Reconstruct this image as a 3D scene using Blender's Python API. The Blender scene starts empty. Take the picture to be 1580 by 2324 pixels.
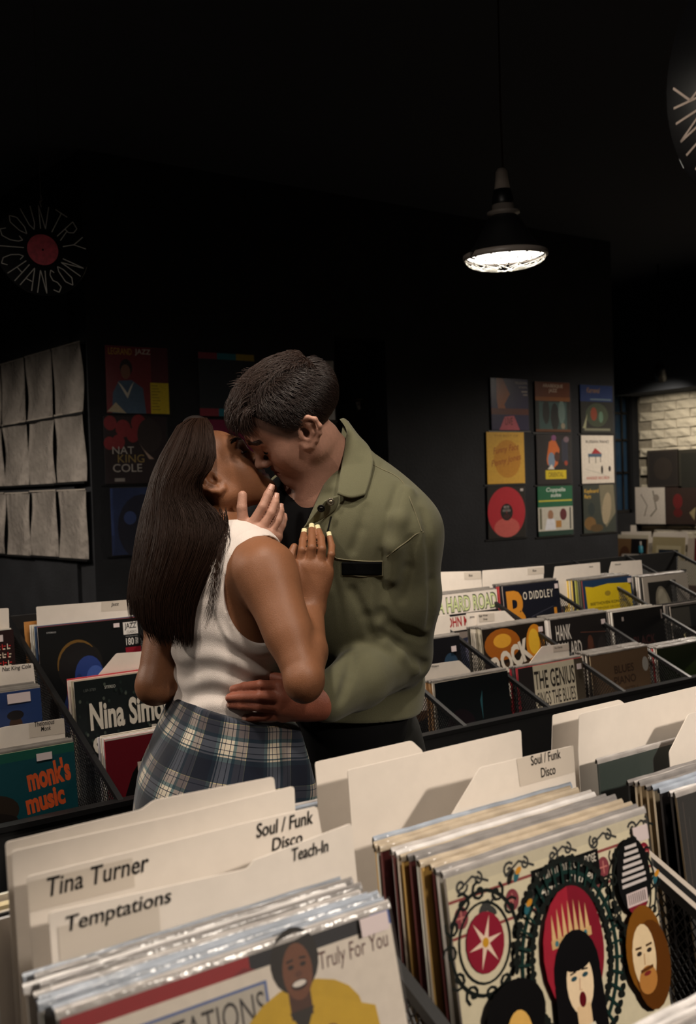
import bpy, math, random
import numpy as np
from mathutils import Matrix, Vector
random.seed(7); rng = np.random.default_rng(7)
scene = bpy.context.scene
COL = scene.collection
R = math.radians

# ------------------------------------------------------------------ camera
FPX = 35.0 / 36.0 * 2324.0
YAW, PITCH, ROLL = R(35.0), R(-1.3), R(1.8)
CAM = np.array((0.0, 0.0, 1.45))
R0 = np.array((math.cos(YAW), -math.sin(YAW), 0.0))          # level right
F0 = np.array((math.sin(YAW), math.cos(YAW), 0.0))           # level forward
FW = F0 * math.cos(PITCH) + np.array((0, 0, math.sin(PITCH)))
U0 = np.cross(R0, FW)
CR = math.cos(ROLL) * R0 - math.sin(ROLL) * U0
CU = math.sin(ROLL) * R0 + math.cos(ROLL) * U0
ZUP = np.array((0.0, 0.0, 1.0))
cam_data = bpy.data.cameras.new('camera')
cam_data.sensor_fit = 'VERTICAL'; cam_data.sensor_height = 36.0; cam_data.sensor_width = 24.5
cam_data.lens = 35.0
cam_data.clip_start = 0.05
cam_data.dof.use_dof = True
cam_data.dof.focus_distance = 1.95
cam_data.dof.aperture_fstop = 6.0
cam = bpy.data.objects.new('camera', cam_data); COL.objects.link(cam)
cam.matrix_world = Matrix(((CR[0], CU[0], -FW[0], CAM[0]), (CR[1], CU[1], -FW[1], CAM[1]),
                           (CR[2], CU[2], -FW[2], CAM[2]), (0, 0, 0, 1)))
scene.camera = cam

# ------------------------------------------------------------------ view, world, lights
scene.view_settings.view_transform = 'Standard'
scene.view_settings.look = 'None'
scene.view_settings.gamma = 1.0
scene.view_settings.use_curve_mapping = False
scene.view_settings.exposure = 0.0
scene.cycles.max_bounces = 4; scene.cycles.diffuse_bounces = 2; scene.cycles.glossy_bounces = 2; scene.cycles.transmission_bounces = 1
scene.cycles.transparent_max_bounces = 8; scene.cycles.caustics_reflective = False; scene.cycles.caustics_refractive = False
world = bpy.data.worlds.new('dusk'); scene.world = world
world.use_nodes = True
world.node_tree.nodes['Background'].inputs[0].default_value = (0.30, 0.48, 0.70, 1)
world.node_tree.nodes['Background'].inputs[1].default_value = 0.05
WARM = (1.0, 0.88, 0.75)
# shop pendants and added fill lamps: position of the rim, spot power, cone angle, blend
PENDANTS = [
    # (right, depth, z, watts, cone_deg, blend) of each lamp rim
    (0.545, 3.30, 2.20, 95.0, 124, 0.35),    # the one in view
    (-0.22, 1.46, 2.72, 54.0, 166, 0.3),      # over the couple, out of frame
    (0.66, 0.90, 2.62, 58.0, 150, 0.3),       # fill added for the woman's face, out of frame
    (-1.00, 1.00, 2.48, 30.0, 166, 0.3),     # over the near left bins, out of frame
    (1.73, 0.05, 2.15, 165.0, 133, 0.0),     # over the right-hand aisle, out of frame
    (-2.40, 2.20, 2.45, 80.0, 165, 0.5),     # over the left-hand aisle, out of frame
    (-2.75, 3.75, 2.45, 130.0, 165, 0.5),     # added to brighten the left sleeves and covers, out of frame
    (2.95, 5.45, 2.50, 165.0, 168, 0.4),      # added to light the right wall covers, out of frame
]

# ------------------------------------------------------------------ pixel helpers (photo is 1580 x 2324)
def ray(px, py):
    return FW + (px - 790.0) / FPX * CR - (py - 1162.0) / FPX * CU
def D(px, py, s):                      # at distance s along the view axis
    return CAM + s * ray(px, py)
def PV(px, py, v):                     # on the plane y = v
    d = ray(px, py); return CAM + d * ((v - CAM[1]) / d[1])
def PU(px, py, u):
    d = ray(px, py); return CAM + d * ((u - CAM[0]) / d[0])
def V3(r, d, z):                       # right, depth, height -> world
    return R0 * r + F0 * d + ZUP * z

# ------------------------------------------------------------------ materials
def lin(c):
    c = [x / 255.0 for x in c[:3]]
    return tuple(x / 12.92 if x <= 0.04045 else ((x + 0.055) / 1.055) ** 2.4 for x in c)
MATS = {}
def mat(name, rgb=(200, 200, 200), rough=0.5, spec=0.5, metal=0.0, noise=0.0, nscale=40.0, bump=0.0, bscale=200.0,
        coat=0.0, emit=None, estr=0.0, alpha=1.0, sheen=0.0, trans=0.0, sss=0.0, vcol=False, aniso=0.0):
    if name in MATS: return MATS[name]
    m = bpy.data.materials.new(name); m.use_nodes = True
    nt = m.node_tree; b = nt.nodes['Principled BSDF']
    base = (*lin(rgb), 1)
    b.inputs['Base Color'].default_value = base
    b.inputs['Roughness'].default_value = rough
    b.inputs['Specular IOR Level'].default_value = spec
    b.inputs['Metallic'].default_value = metal
    b.inputs['Coat Weight'].default_value = coat
    b.inputs['Coat Roughness'].default_value = 0.12
    b.inputs['Alpha'].default_value = alpha
    b.inputs['Sheen Weight'].default_value = sheen
    b.inputs['Transmission Weight'].default_value = trans
    if sss:
        b.inputs['Subsurface Weight'].default_value = sss
        b.inputs['Subsurface Radius'].default_value = (0.012, 0.005, 0.003)
        b.inputs['Subsurface Scale'].default_value = 0.6
    if emit:
        b.inputs['Emission Color'].default_value = (*lin(emit), 1)
        b.inputs['Emission Strength'].default_value = estr; m.cycles.emission_sampling = 'NONE'
    src = None
    if vcol:
        a = nt.nodes.new('ShaderNodeAttribute'); a.attribute_name = 'Col'; src = a.outputs['Color']
        nt.links.new(src, b.inputs['Base Color'])
    if noise or bump:
        tc = nt.nodes.new('ShaderNodeTexCoord')
        n = nt.nodes.new('ShaderNodeTexNoise'); n.inputs['Scale'].default_value = nscale; n.inputs['Detail'].default_value = 4
        nt.links.new(tc.outputs['Object'], n.inputs['Vector'])
    if noise:
        mr = nt.nodes.new('ShaderNodeMapRange')
        mr.inputs['To Min'].default_value = 1 - noise; mr.inputs['To Max'].default_value = 1 + noise
        mr.inputs['From Min'].default_value = 0.25; mr.inputs['From Max'].default_value = 0.75
        nt.links.new(n.outputs['Fac'], mr.inputs['Value'])
        vm = nt.nodes.new('ShaderNodeVectorMath'); vm.operation = 'SCALE'
        if src: nt.links.new(src, vm.inputs[0])
        else: vm.inputs[0].default_value = base[:3]
        nt.links.new(mr.outputs['Result'], vm.inputs['Scale'])
        nt.links.new(vm.outputs['Vector'], b.inputs['Base Color'])
    if bump:
        n2 = nt.nodes.new('ShaderNodeTexNoise'); n2.inputs['Scale'].default_value = bscale; n2.inputs['Detail'].default_value = 3
        nt.links.new(tc.outputs['Object'], n2.inputs['Vector'])
        bp = nt.nodes.new('ShaderNodeBump'); bp.inputs['Strength'].default_value = 1.0; bp.inputs['Distance'].default_value = bump
        nt.links.new(n2.outputs['Fac'], bp.inputs['Height'])
        nt.links.new(bp.outputs['Normal'], b.inputs['Normal'])
    MATS[name] = m
    return m
def film_mat(name, refl=0.25, haze=0.06, rough=0.12, tint=(255, 250, 245), wrinkle=0.0, wscale=30.0):
    if name in MATS: return MATS[name]
    m = bpy.data.materials.new(name); m.use_nodes = True
    nt = m.node_tree; nt.nodes.clear()
    out = nt.nodes.new('ShaderNodeOutputMaterial')
    tr = nt.nodes.new('ShaderNodeBsdfTransparent')
    gl = nt.nodes.new('ShaderNodeBsdfGlossy'); gl.inputs['Roughness'].default_value = rough
    df = nt.nodes.new('ShaderNodeBsdfDiffuse'); df.inputs['Color'].default_value = (*lin(tint), 1)
    fr = nt.nodes.new('ShaderNodeLayerWeight'); fr.inputs['Blend'].default_value = refl
    m1 = nt.nodes.new('ShaderNodeMixShader'); m1.inputs[0].default_value = haze
    m2 = nt.nodes.new('ShaderNodeMixShader')
    nt.links.new(tr.outputs[0], m1.inputs[1]); nt.links.new(df.outputs[0], m1.inputs[2])
    nt.links.new(fr.outputs['Fresnel'], m2.inputs[0])
    nt.links.new(m1.outputs[0], m2.inputs[1]); nt.links.new(gl.outputs[0], m2.inputs[2])
    nt.links.new(m2.outputs[0], out.inputs['Surface'])
    if wrinkle:
        tc = nt.nodes.new('ShaderNodeTexCoord')
        mp = nt.nodes.new('ShaderNodeMapping'); mp.inputs['Scale'].default_value = (1.0, 1.0, 0.45)
        n2 = nt.nodes.new('ShaderNodeTexNoise'); n2.inputs['Scale'].default_value = wscale; n2.inputs['Detail'].default_value = 2
        bp = nt.nodes.new('ShaderNodeBump'); bp.inputs['Distance'].default_value = wrinkle; bp.inputs['Strength'].default_value = 1.0
        nt.links.new(tc.outputs['Object'], mp.inputs['Vector']); nt.links.new(mp.outputs[0], n2.inputs['Vector'])
        nt.links.new(n2.outputs['Fac'], bp.inputs['Height'])
        nt.links.new(bp.outputs[0], gl.inputs['Normal']); nt.links.new(bp.outputs[0], fr.inputs['Normal'])
    MATS[name] = m
    return m
M_BLACKWALL = mat('black_wall_paint', (30, 31, 34), 0.75, 0.25, noise=0.25, nscale=6, bump=0.002, bscale=60)
M_CEIL = mat('black_ceiling_paint', (78, 81, 88), 0.95, 0.05)
M_FLOOR = mat('dark_concrete', (34, 33, 32), 0.6, 0.3, noise=0.3, nscale=5)
M_BLACKMETAL = mat('black_metal', (14, 14, 15), 0.42, 0.5, noise=0.15, nscale=60)
M_BLACKWOOD = mat('black_wood', (16, 16, 17), 0.6, 0.35, noise=0.2, nscale=30)
M_CARD = mat('divider_card_white', (224, 214, 203), 0.5, 0.3, noise=0.03, nscale=50)
M_STICKER = mat('label_tape', (202, 191, 178), 0.35, 0.4)
M_INK = mat('black_ink', (18, 16, 15), 0.6, 0.2)
M_PRINT = mat('cover_print', (255, 255, 255), 0.32, 0.4, vcol=True, noise=0.05, nscale=90)
M_WALLPRINT = mat('display_cover_print', (255, 255, 255), 0.22, 0.5, vcol=True, noise=0.1, nscale=60)
M_SPINE = mat('card_sleeve', (255, 255, 255), 0.5, 0.3, vcol=True)
M_FILM = film_mat('clear_outer_sleeve', 0.16, 0.035, 0.10, wrinkle=0.002, wscale=18)
M_FILMTOP = mat('clear_sleeve_mouth', (176, 170, 166), 0.22, 0.6, noise=0.25, nscale=25, bump=0.002, bscale=60)
M_PRICE = mat('price_label', (205, 190, 190), 0.5, 0.3)
M_VINYL = mat('black_vinyl', (5, 5, 6), 0.14, 0.3)
M_WHITEPAINT = mat('white_brick_paint', (205, 196, 178), 0.7, 0.2, noise=0.12, nscale=14, bump=0.006, bscale=45)

# ------------------------------------------------------------------ object helpers
def tag(o, label=None, cat=None, group=None, kind=None):
    if label: o['label'] = label
    if cat: o['category'] = cat
    if group: o['group'] = group
    if kind: o['kind'] = kind
    return o
def empty(name, loc=(0, 0, 0), rot=None):
    o = bpy.data.objects.new(name, None); COL.objects.link(o)
    o.empty_display_size = 0.05
    o.location = tuple(float(x) for x in loc)
    if rot is not None: o.rotation_euler = rot
    return o
def link_mesh(name, me, m=None, parent=None, loc=None):
    if m is not None and len(me.materials) == 0: me.materials.append(m)
    o = bpy.data.objects.new(name, me); COL.objects.link(o)
    if parent is not None: o.parent = parent
    if loc is not None: o.location = tuple(float(x) for x in loc)
    return o
def pymesh(name, verts, faces, smooth=False):
    me = bpy.data.meshes.new(name)
    me.from_pydata([tuple(map(float, v)) for v in verts], [], faces)
    if smooth: me.polygons.foreach_set('use_smooth', [True] * len(me.polygons))
    me.update()
    return me
class MB:
    """collects boxes, prisms, tubes and lathes into one mesh"""
    def __init__(s): s.v = []; s.f = []; s.c = []; s.col = None
    def add(s, vs, fs):
        n = len(s.v); s.v += [tuple(map(float, v)) for v in vs]; s.f += [tuple(i + n for i in f) for f in fs]
        s.c += [s.col] * len(fs)
    def box(s, lo, hi):
        x0, y0, z0 = lo; x1, y1, z1 = hi
        s.add([(x0, y0, z0), (x1, y0, z0), (x1, y1, z0), (x0, y1, z0), (x0, y0, z1), (x1, y0, z1), (x1, y1, z1), (x0, y1, z1)],
              [(0, 3, 2, 1), (4, 5, 6, 7), (0, 1, 5, 4), (1, 2, 6, 5), (2, 3, 7, 6), (3, 0, 4, 7)])
    def bar(s, a, b, w, t, up=(0, 0, 1)):
        a = np.array(a, float); b = np.array(b, float); d = b - a; d /= np.linalg.norm(d)
        x = np.cross(d, np.array(up, float)); x /= np.linalg.norm(x) + 1e-9; y = np.cross(x, d)
        q = []
        for p in (a, b):
            for i, j in ((-1, -1), (1, -1), (1, 1), (-1, 1)): q.append(p + x * i * w / 2 + y * j * t / 2)
        s.add(q, [(0, 1, 2, 3), (7, 6, 5, 4), (0, 4, 5, 1), (1, 5, 6, 2), (2, 6, 7, 3), (3, 7, 4, 0)])
    def prism(s, pts, off):
        """pts: closed polygon of 3-D points (planar); off: extrusion vector"""
        n = len(pts); off = np.array(off, float)
        vs = [np.array(p, float) for p in pts] + [np.array(p, float) + off for p in pts]
        fs = [tuple(range(n)), tuple(range(2 * n - 1, n - 1, -1))] + [(i, i + n, (i + 1) % n + n, (i + 1) % n) for i in range(n)]
        s.add(vs, fs)
    def tube(s, pts, r, n=8, cap=True):
        pts = [np.array(p, float) for p in pts]; m = len(pts)
        rr = r if hasattr(r, '__len__') else [r] * m
        ref = None; vs = []
        for i, p in enumerate(pts):
            d = pts[min(i + 1, m - 1)] - pts[max(i - 1, 0)]; d /= np.linalg.norm(d) + 1e-12
            if ref is None:
                ref = np.array((0, 0, 1.0)) if abs(d[2]) < 0.9 else np.array((1.0, 0, 0))
            x = np.cross(d, ref); x /= np.linalg.norm(x) + 1e-12; y = np.cross(d, x); ref = -np.cross(d, x) if False else ref
            for k in range(n):
                a = 2 * math.pi * k / n; vs.append(p + (x * math.cos(a) + y * math.sin(a)) * rr[i])
        fs = []
        for i in range(m - 1):
            for k in range(n):
                fs.append((i * n + k, i * n + (k + 1) % n, (i + 1) * n + (k + 1) % n, (i + 1) * n + k))
        if cap: fs += [tuple(range(n - 1, -1, -1)), tuple(range((m - 1) * n, m * n))]
        s.add(vs, fs)
    def lathe(s, prof, n=32, c=(0, 0, 0)):
        m = len(prof); vs = []
        for r, z in prof:
            for k in range(n):
                a = 2 * math.pi * k / n; vs.append((c[0] + r * math.cos(a), c[1] + r * math.sin(a), c[2] + z))
        fs = [(i * n + k, i * n + (k + 1) % n, (i + 1) * n + (k + 1) % n, (i + 1) * n + k) for i in range(m - 1) for k in range(n)]
        s.add(vs, fs)
    def build(s, name, m, parent=None, smooth=False, loc=None, vcol=False):
        me = pymesh(name, s.v, s.f, smooth)
        if vcol:
            ca = me.color_attributes.new('Col', 'FLOAT_COLOR', 'CORNER')
            arr = []
            for p, c in zip(me.polygons, s.c): arr += [(*lin(c), 1.0)] * p.loop_total
            ca.data.foreach_set('color', np.array(arr, dtype=np.float32).ravel())
        return link_mesh(name, me, m, parent, loc)
def struct(o, label=None, cat=None):
    o['kind'] = 'structure'
    if label: o['label'] = label
    if cat: o['category'] = cat
    return o
def box_obj(name, lo, hi, m, parent=None):
    b = MB(); b.box(lo, hi); return b.build(name, m, parent)

# ------------------------------------------------------------------ the shell of the shop
ZC = 3.05
VB = 4.45                                     # face of the black back wall
b = MB(); b.box((-4.2, -3.2, -0.1), (9.2, 8.6, 0.0)); struct(b.build('floor', M_FLOOR), 'dark grey concrete floor of the record shop', 'floor')
b = MB(); b.box((-4.2, -3.2, ZC), (9.2, 8.6, ZC + 0.1)); struct(b.build('ceiling', M_CEIL), 'black painted ceiling of the record shop', 'ceiling')
U_CORNER = PV(205, 1000, VB)[0]
U_OPEN0 = PV(762, 900, VB)[0]; U_OPEN1 = PV(881, 1000, VB)[0]
U_END = PV(1397, 1000, VB)[0]
b = MB(); b.box((U_CORNER, VB, 0), (U_OPEN0, VB + 0.18, ZC)); b.box((U_OPEN0, VB, 2.28), (U_OPEN1, VB + 0.18, ZC))
struct(b.build('wall_back', M_BLACKWALL), 'black painted wall behind the couple holding record covers', 'wall')
b = MB(); b.box((U_OPEN1, VB, 0), (U_END, VB + 0.18, ZC))
struct(b.build('wall_pier', M_BLACKWALL), 'black wall section hung with nine record covers', 'wall')
DL = np.array((-0.112, 0.9937, 0.0)); NL = np.array((-0.9937, -0.112, 0.0))    # the side wall runs off slightly askew
b = MB(); p0 = np.array((U_CORNER, VB, 0.0)) + DL * .181; p1 = np.array((U_CORNER, VB, 0)) + DL * 3.8
b.prism([p0, p1, p1 - NL * .16, p0 - NL * .16], (0, 0, ZC))
struct(b.build('wall_left', M_BLACKWALL), 'black side wall carrying clear plastic sleeves', 'wall')
b = MB(); b.box((U_CORNER + 0.18, VB + 1.0, 0), (U_END + 0.14, VB + 1.1, ZC))
struct(b.build('wall_recess', M_BLACKWALL), 'dark back wall of the recess beside the man', 'wall')
b = MB(); b.box((-4.2, 8.3, 0), (9.2, 8.5, ZC)); struct(b.build('wall_far', M_BLACKWALL), 'unlit far end wall of the shop', 'wall')
b = MB(); b.box((-4.1, -3.2, 0), (-3.9, 8.4, ZC)); struct(b.build('wall_west', M_BLACKWALL), 'unlit wall beyond the left edge of the picture', 'wall')
b = MB(); b.box((-4.1, -3.2, 0), (9.1, -3.0, ZC)); struct(b.build('wall_front', M_BLACKWALL), 'unlit wall behind the photographer', 'wall')
# right-hand end: white painted brick wall, window wall
UW = 7.0
b = MB(); b.box((UW + 0.035, -3.2, 0), (UW + 0.25, 8.4, ZC)); w_right = struct(b.build('wall_right', mat('brick_mortar', (150, 142, 128), 0.9, 0.1, noise=0.2, nscale=30)), 'rough white painted brick wall at the far right', 'wall')
b = MB(); b.box((UW - 0.30, 3.2, 2.17), (UW + 0.034, 5.6, ZC)); struct(b.build('trim_1', M_CEIL), 'black bulkhead above the white brick wall', 'trim')
brick_meshes = []
for k in range(6):
    nx, nz = 5, 3; vs = []; fs = []
    L, H, T = 0.245, 0.068, 0.035
    for i in range(nx):
        for j in range(nz):
            edge = (i in (0, nx - 1)) or (j in (0, nz - 1))
            x = -T + (0.007 if edge else random.uniform(-0.010, 0.004))
            vs.append((x, (i / (nx - 1) - .5) * L + random.uniform(-.004, .004), (j / (nz - 1) - .5) * H + random.uniform(-.004, .004)))
    n0 = len(vs)
    for (i, j) in ((0, 0), (nx - 1, 0), (nx - 1, nz - 1), (0, nz - 1)):
        p = vs[i * nz + j]; vs.append((0.002, p[1], p[2]))
    for i in range(nx - 1):
        for j in range(nz - 1):
            fs.append((i * nz + j, i * nz + j + 1, (i + 1) * nz + j + 1, (i + 1) * nz + j))
    fs += [tuple([i * nz for i in range(nx)]) + (n0 + 1, n0), tuple([i * nz + nz - 1 for i in range(nx)][::-1]) + (n0 + 3, n0 + 2),
           tuple([j for j in range(nz)][::-1]) + (n0, n0 + 3), tuple([(nx - 1) * nz + j for j in range(nz)]) + (n0 + 2, n0 + 1)]
    me = pymesh('brick', vs, fs); me.materials.append(M_WHITEPAINT); brick_meshes.append(me)
for r in range(17):
    for c in range(9):
        v = 5.46 - c * 0.255 - (0.125 if r % 2 else 0)
        o = link_mesh('brick', random.choice(brick_meshes), None, w_right, (UW + 0.036 + random.uniform(-.006, .004), v, 0.92 + r * 0.0765))
        o.rotation_euler = (random.uniform(-.02, .02), 0, random.uniform(-.03, .03))
# window wall at the far right (seen between the pier and the brick wall)
VW = 5.62
b = MB(); b.box((5.45, VW, 0), (7.3, VW + 0.15, 1.17)); b.box((5.45, VW, 2.21), (7.3, VW + 0.15, ZC)); b.box((5.45, VW, 1.17), (6.2, VW + 0.15, 2.21)); b.box((6.955, VW, 1.17), (7.3, VW + 0.15, 2.21))
struct(b.build('wall_window', M_BLACKWALL), 'black wall around the narrow blue window', 'wall')
win = empty('window_1', (6.2, VW, 1.17)); struct(win, 'narrow dark-framed window with dusky blue panes', 'window')
b = MB(); b.box((0, .03, 0), (.755, .07, .03)); b.box((0, .03, 1.01), (.755, .07, 1.04)); b.box((0, .03, 0), (.03, .07, 1.04)); b.box((.73, .03, 0), (.755, .07, 1.04))
b.build('window_frame', M_BLACKMETAL, win)
for z in (.34, .62, .85):
    b = MB(); b.box((.03, .035, z), (.73, .065, z + .02)); b.build('glazing_bar', M_BLACKMETAL, win)
for x in (.25, .655):
    b = MB(); b.box((x, .035, .03), (x + .018, .065, 1.01)); b.build('mullion', M_BLACKMETAL, win)
M_PANE = film_mat('window_glass', 0.12, 0.25, 0.05, (60, 90, 120))
zs = (.03, .34, .62, .85, 1.01); xs = (.03, .25, .655, .73)
for i in range(4):
    for j in range(3):
        b = MB(); b.box((xs[j], .048, zs[i]), (xs[j + 1], .052, zs[i + 1])); b.build('pane', M_PANE, win)

# ------------------------------------------------------------------ pendant lamps
def pendant(right, depth, z, watts, cone, blend, label):
    base = V3(right, depth, z)
    root = empty('pendant_lamp', base, (R(1.5), R(-3.0), 0))
    tag(root, label, 'lamp')
    b = MB(); b.tube([(0, 0, .285), (0, 0.004, .5), (0, 0.0, ZC - z)], .0032, 6)
    cord = b.build('cord', mat('twisted_cord', (70, 46, 36), .8, .2, noise=.6, nscale=160), root)
    cord.rotation_euler = (R(-1.5), R(3.0), 0)
    b = MB(); b.lathe([(0, .288), (.012, .285), (.019, .275), (.021, .25), (.026, .217), (.0, .217)], 24); b.build('lamp_cap', mat('brushed_steel', (190, 178, 168), .6, .5), root, True)
    b = MB(); b.lathe([(.0, .217), (.028, .217), (.034, .19), (.035, .178), (.035, .160), (.0, .16)], 24); b.build('lamp_neck', M_BLACKMETAL, root, True)
    b = MB(); b.lathe([(.030, .172), (.036, .168), (.037, .150), (.053, .146), (.054, .138), (.040, .134), (.040, .128)], 28); b.build('flange', mat('worn_steel', (120, 112, 106), .45, .5), root, True)
    b = MB(); b.lathe([(.040, .134), (.052, .125), (.072, .09), (.098, .045), (.126, .012), (.134, .004), (.134, .0), (.130, .0), (.124, .010), (.095, .042), (.068, .088), (.045, .12)], 40); b.build('shade', mat('lamp_shade_black', (16, 16, 17), .5, .4), root, True)
    b = MB(); b.lathe([(.132, .014), (.139, .010), (.140, .0), (.138, -.006), (.131, -.006), (.131, 0), (.132, .014)], 40); b.build('rim', mat('worn_steel'), root, True)
    b = MB(); b.lathe([(0, -.004), (.06, -.005), (.11, -.003), (.126, .004), (.120, .008), (.0, .008)], 40)
    b.build('diffuser', mat('lit_diffuser', (255, 250, 240), .5, emit=(255, 248, 235), estr=7.0), root, True)
    b = MB()
    for s in (1, -1):
        for k in range(14):
            a = 2 * math.pi * k / 14; pts = []
            for q in range(6):
                t = q / 5; rr = .132 * math.cos(t * 1.35); pts.append((rr * math.cos(a + s * t * .7), rr * math.sin(a + s * t * .7), -.006 - .034 * math.sin(t * math.pi / 2)))
            b.tube(pts, .0016, 4)
    b.build('wire_guard', mat('guard_wire', (230, 225, 215), .4, .5), root)
    b = MB(); b.tube([(.02 * 0 - .135, 0.0, .012), (-.152, 0, .006), (-.154, 0, -.012), (-.138, 0, -.014)], .003, 6); b.build('guard_clip', M_BLACKMETAL, root)
    ld = bpy.data.lights.new('pendant_light', 'SPOT'); ld.energy = watts; ld.color = WARM; ld.spot_size = R(cone); ld.spot_blend = blend
    ld.shadow_soft_size = .07
    lo = bpy.data.objects.new('pendant_light', ld); COL.objects.link(lo); lo.parent = root; lo.location = (0, 0, -.055)
    return root
_lab = ['black pendant lamp with a lit wire-guarded face hanging above the right bins',
        'black pendant lamp hanging over the couple, above the picture', 'added fill lamp built as a black pendant, front right above the picture', 'black pendant lamp over the near left bins, above the picture', 'black pendant lamp over the right-hand aisle, beyond the picture',
        'black pendant lamp over the left-hand aisle, beyond the picture', 'added pendant lamp brightening the left sleeves and covers, beyond the picture', 'added pendant lamp brightening the right wall covers, beyond the picture']
for a, l in zip(PENDANTS, _lab): pendant(*a, l)
# track spotlight washing the white brick wall
sp = PV(1500, 858, 4.75)
ts = empty('track_spotlight', sp); tag(ts, 'small black track spotlight above the white brick wall', 'spotlight')
aim = np.array((UW, 5.25, 1.62)) - sp; aim /= np.linalg.norm(aim)
q = Vector(aim).to_track_quat('-Z', 'Y'); ts.rotation_mode = 'QUATERNION'; ts.rotation_quaternion = q
b = MB(); b.lathe([(0, .13), (.035, .13), (.042, .12), (.045, .0), (.041, .0), (.039, .02), (0, .03)], 24); b.build('spot_can', M_BLACKMETAL, ts, True)
b = MB(); b.lathe([(0, .015), (.036, .014)], 24); b.build('spot_lens', mat('spot_lens_lit', (255, 244, 220), emit=(255, 238, 205), estr=3.0), ts)
ts_top = q.inverted() @ (Vector((sp[0], sp[1], ZC)) - Vector(tuple(sp)))
b = MB(); b.tube([(0, 0, .12), tuple(Vector((0, 0, .12)) * .4 + ts_top * .35), tuple(ts_top)], .008, 8); b.build('bracket', M_BLACKMETAL, ts)
ld = bpy.data.lights.new('track_light', 'SPOT'); ld.energy = 34; ld.color = (1, .88, .70); ld.spot_size = R(75); ld.spot_blend = .9; ld.shadow_soft_size = .04
lo = bpy.data.objects.new('track_light', ld); COL.objects.link(lo); lo.parent = ts; lo.location = (0, 0, -.02)
# ------------------------------------------------------------------ flat print (covers, lettering)
_tc = {}
def text_geo(s, bold=0.0, shear=0.0, spacing=1.0, align='LEFT', lsp=1.0):
    key = (s, bold, shear, spacing, align, lsp)
    if key in _tc: return _tc[key]
    c = bpy.data.curves.new('t', 'FONT'); c.body = s; c.size = 1.0; c.offset = bold; c.shear = shear; c.space_character = spacing
    c.align_x = align; c.space_line = lsp; c.resolution_u = 3; c.fill_mode = 'BOTH'; c.dimensions = '2D'
    o = bpy.data.objects.new('t', c); me = bpy.data.meshes.new_from_object(o)
    v = np.array([p.co[:2] for p in me.vertices]); f = [tuple(p.vertices) for p in me.polygons]
    bpy.data.objects.remove(o); bpy.data.curves.remove(c); bpy.data.meshes.remove(me)
    lo, hi = v.min(0), v.max(0); v = (v - lo) / (hi - lo)
    _tc[key] = (v, f, (hi - lo)); return _tc[key]
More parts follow.
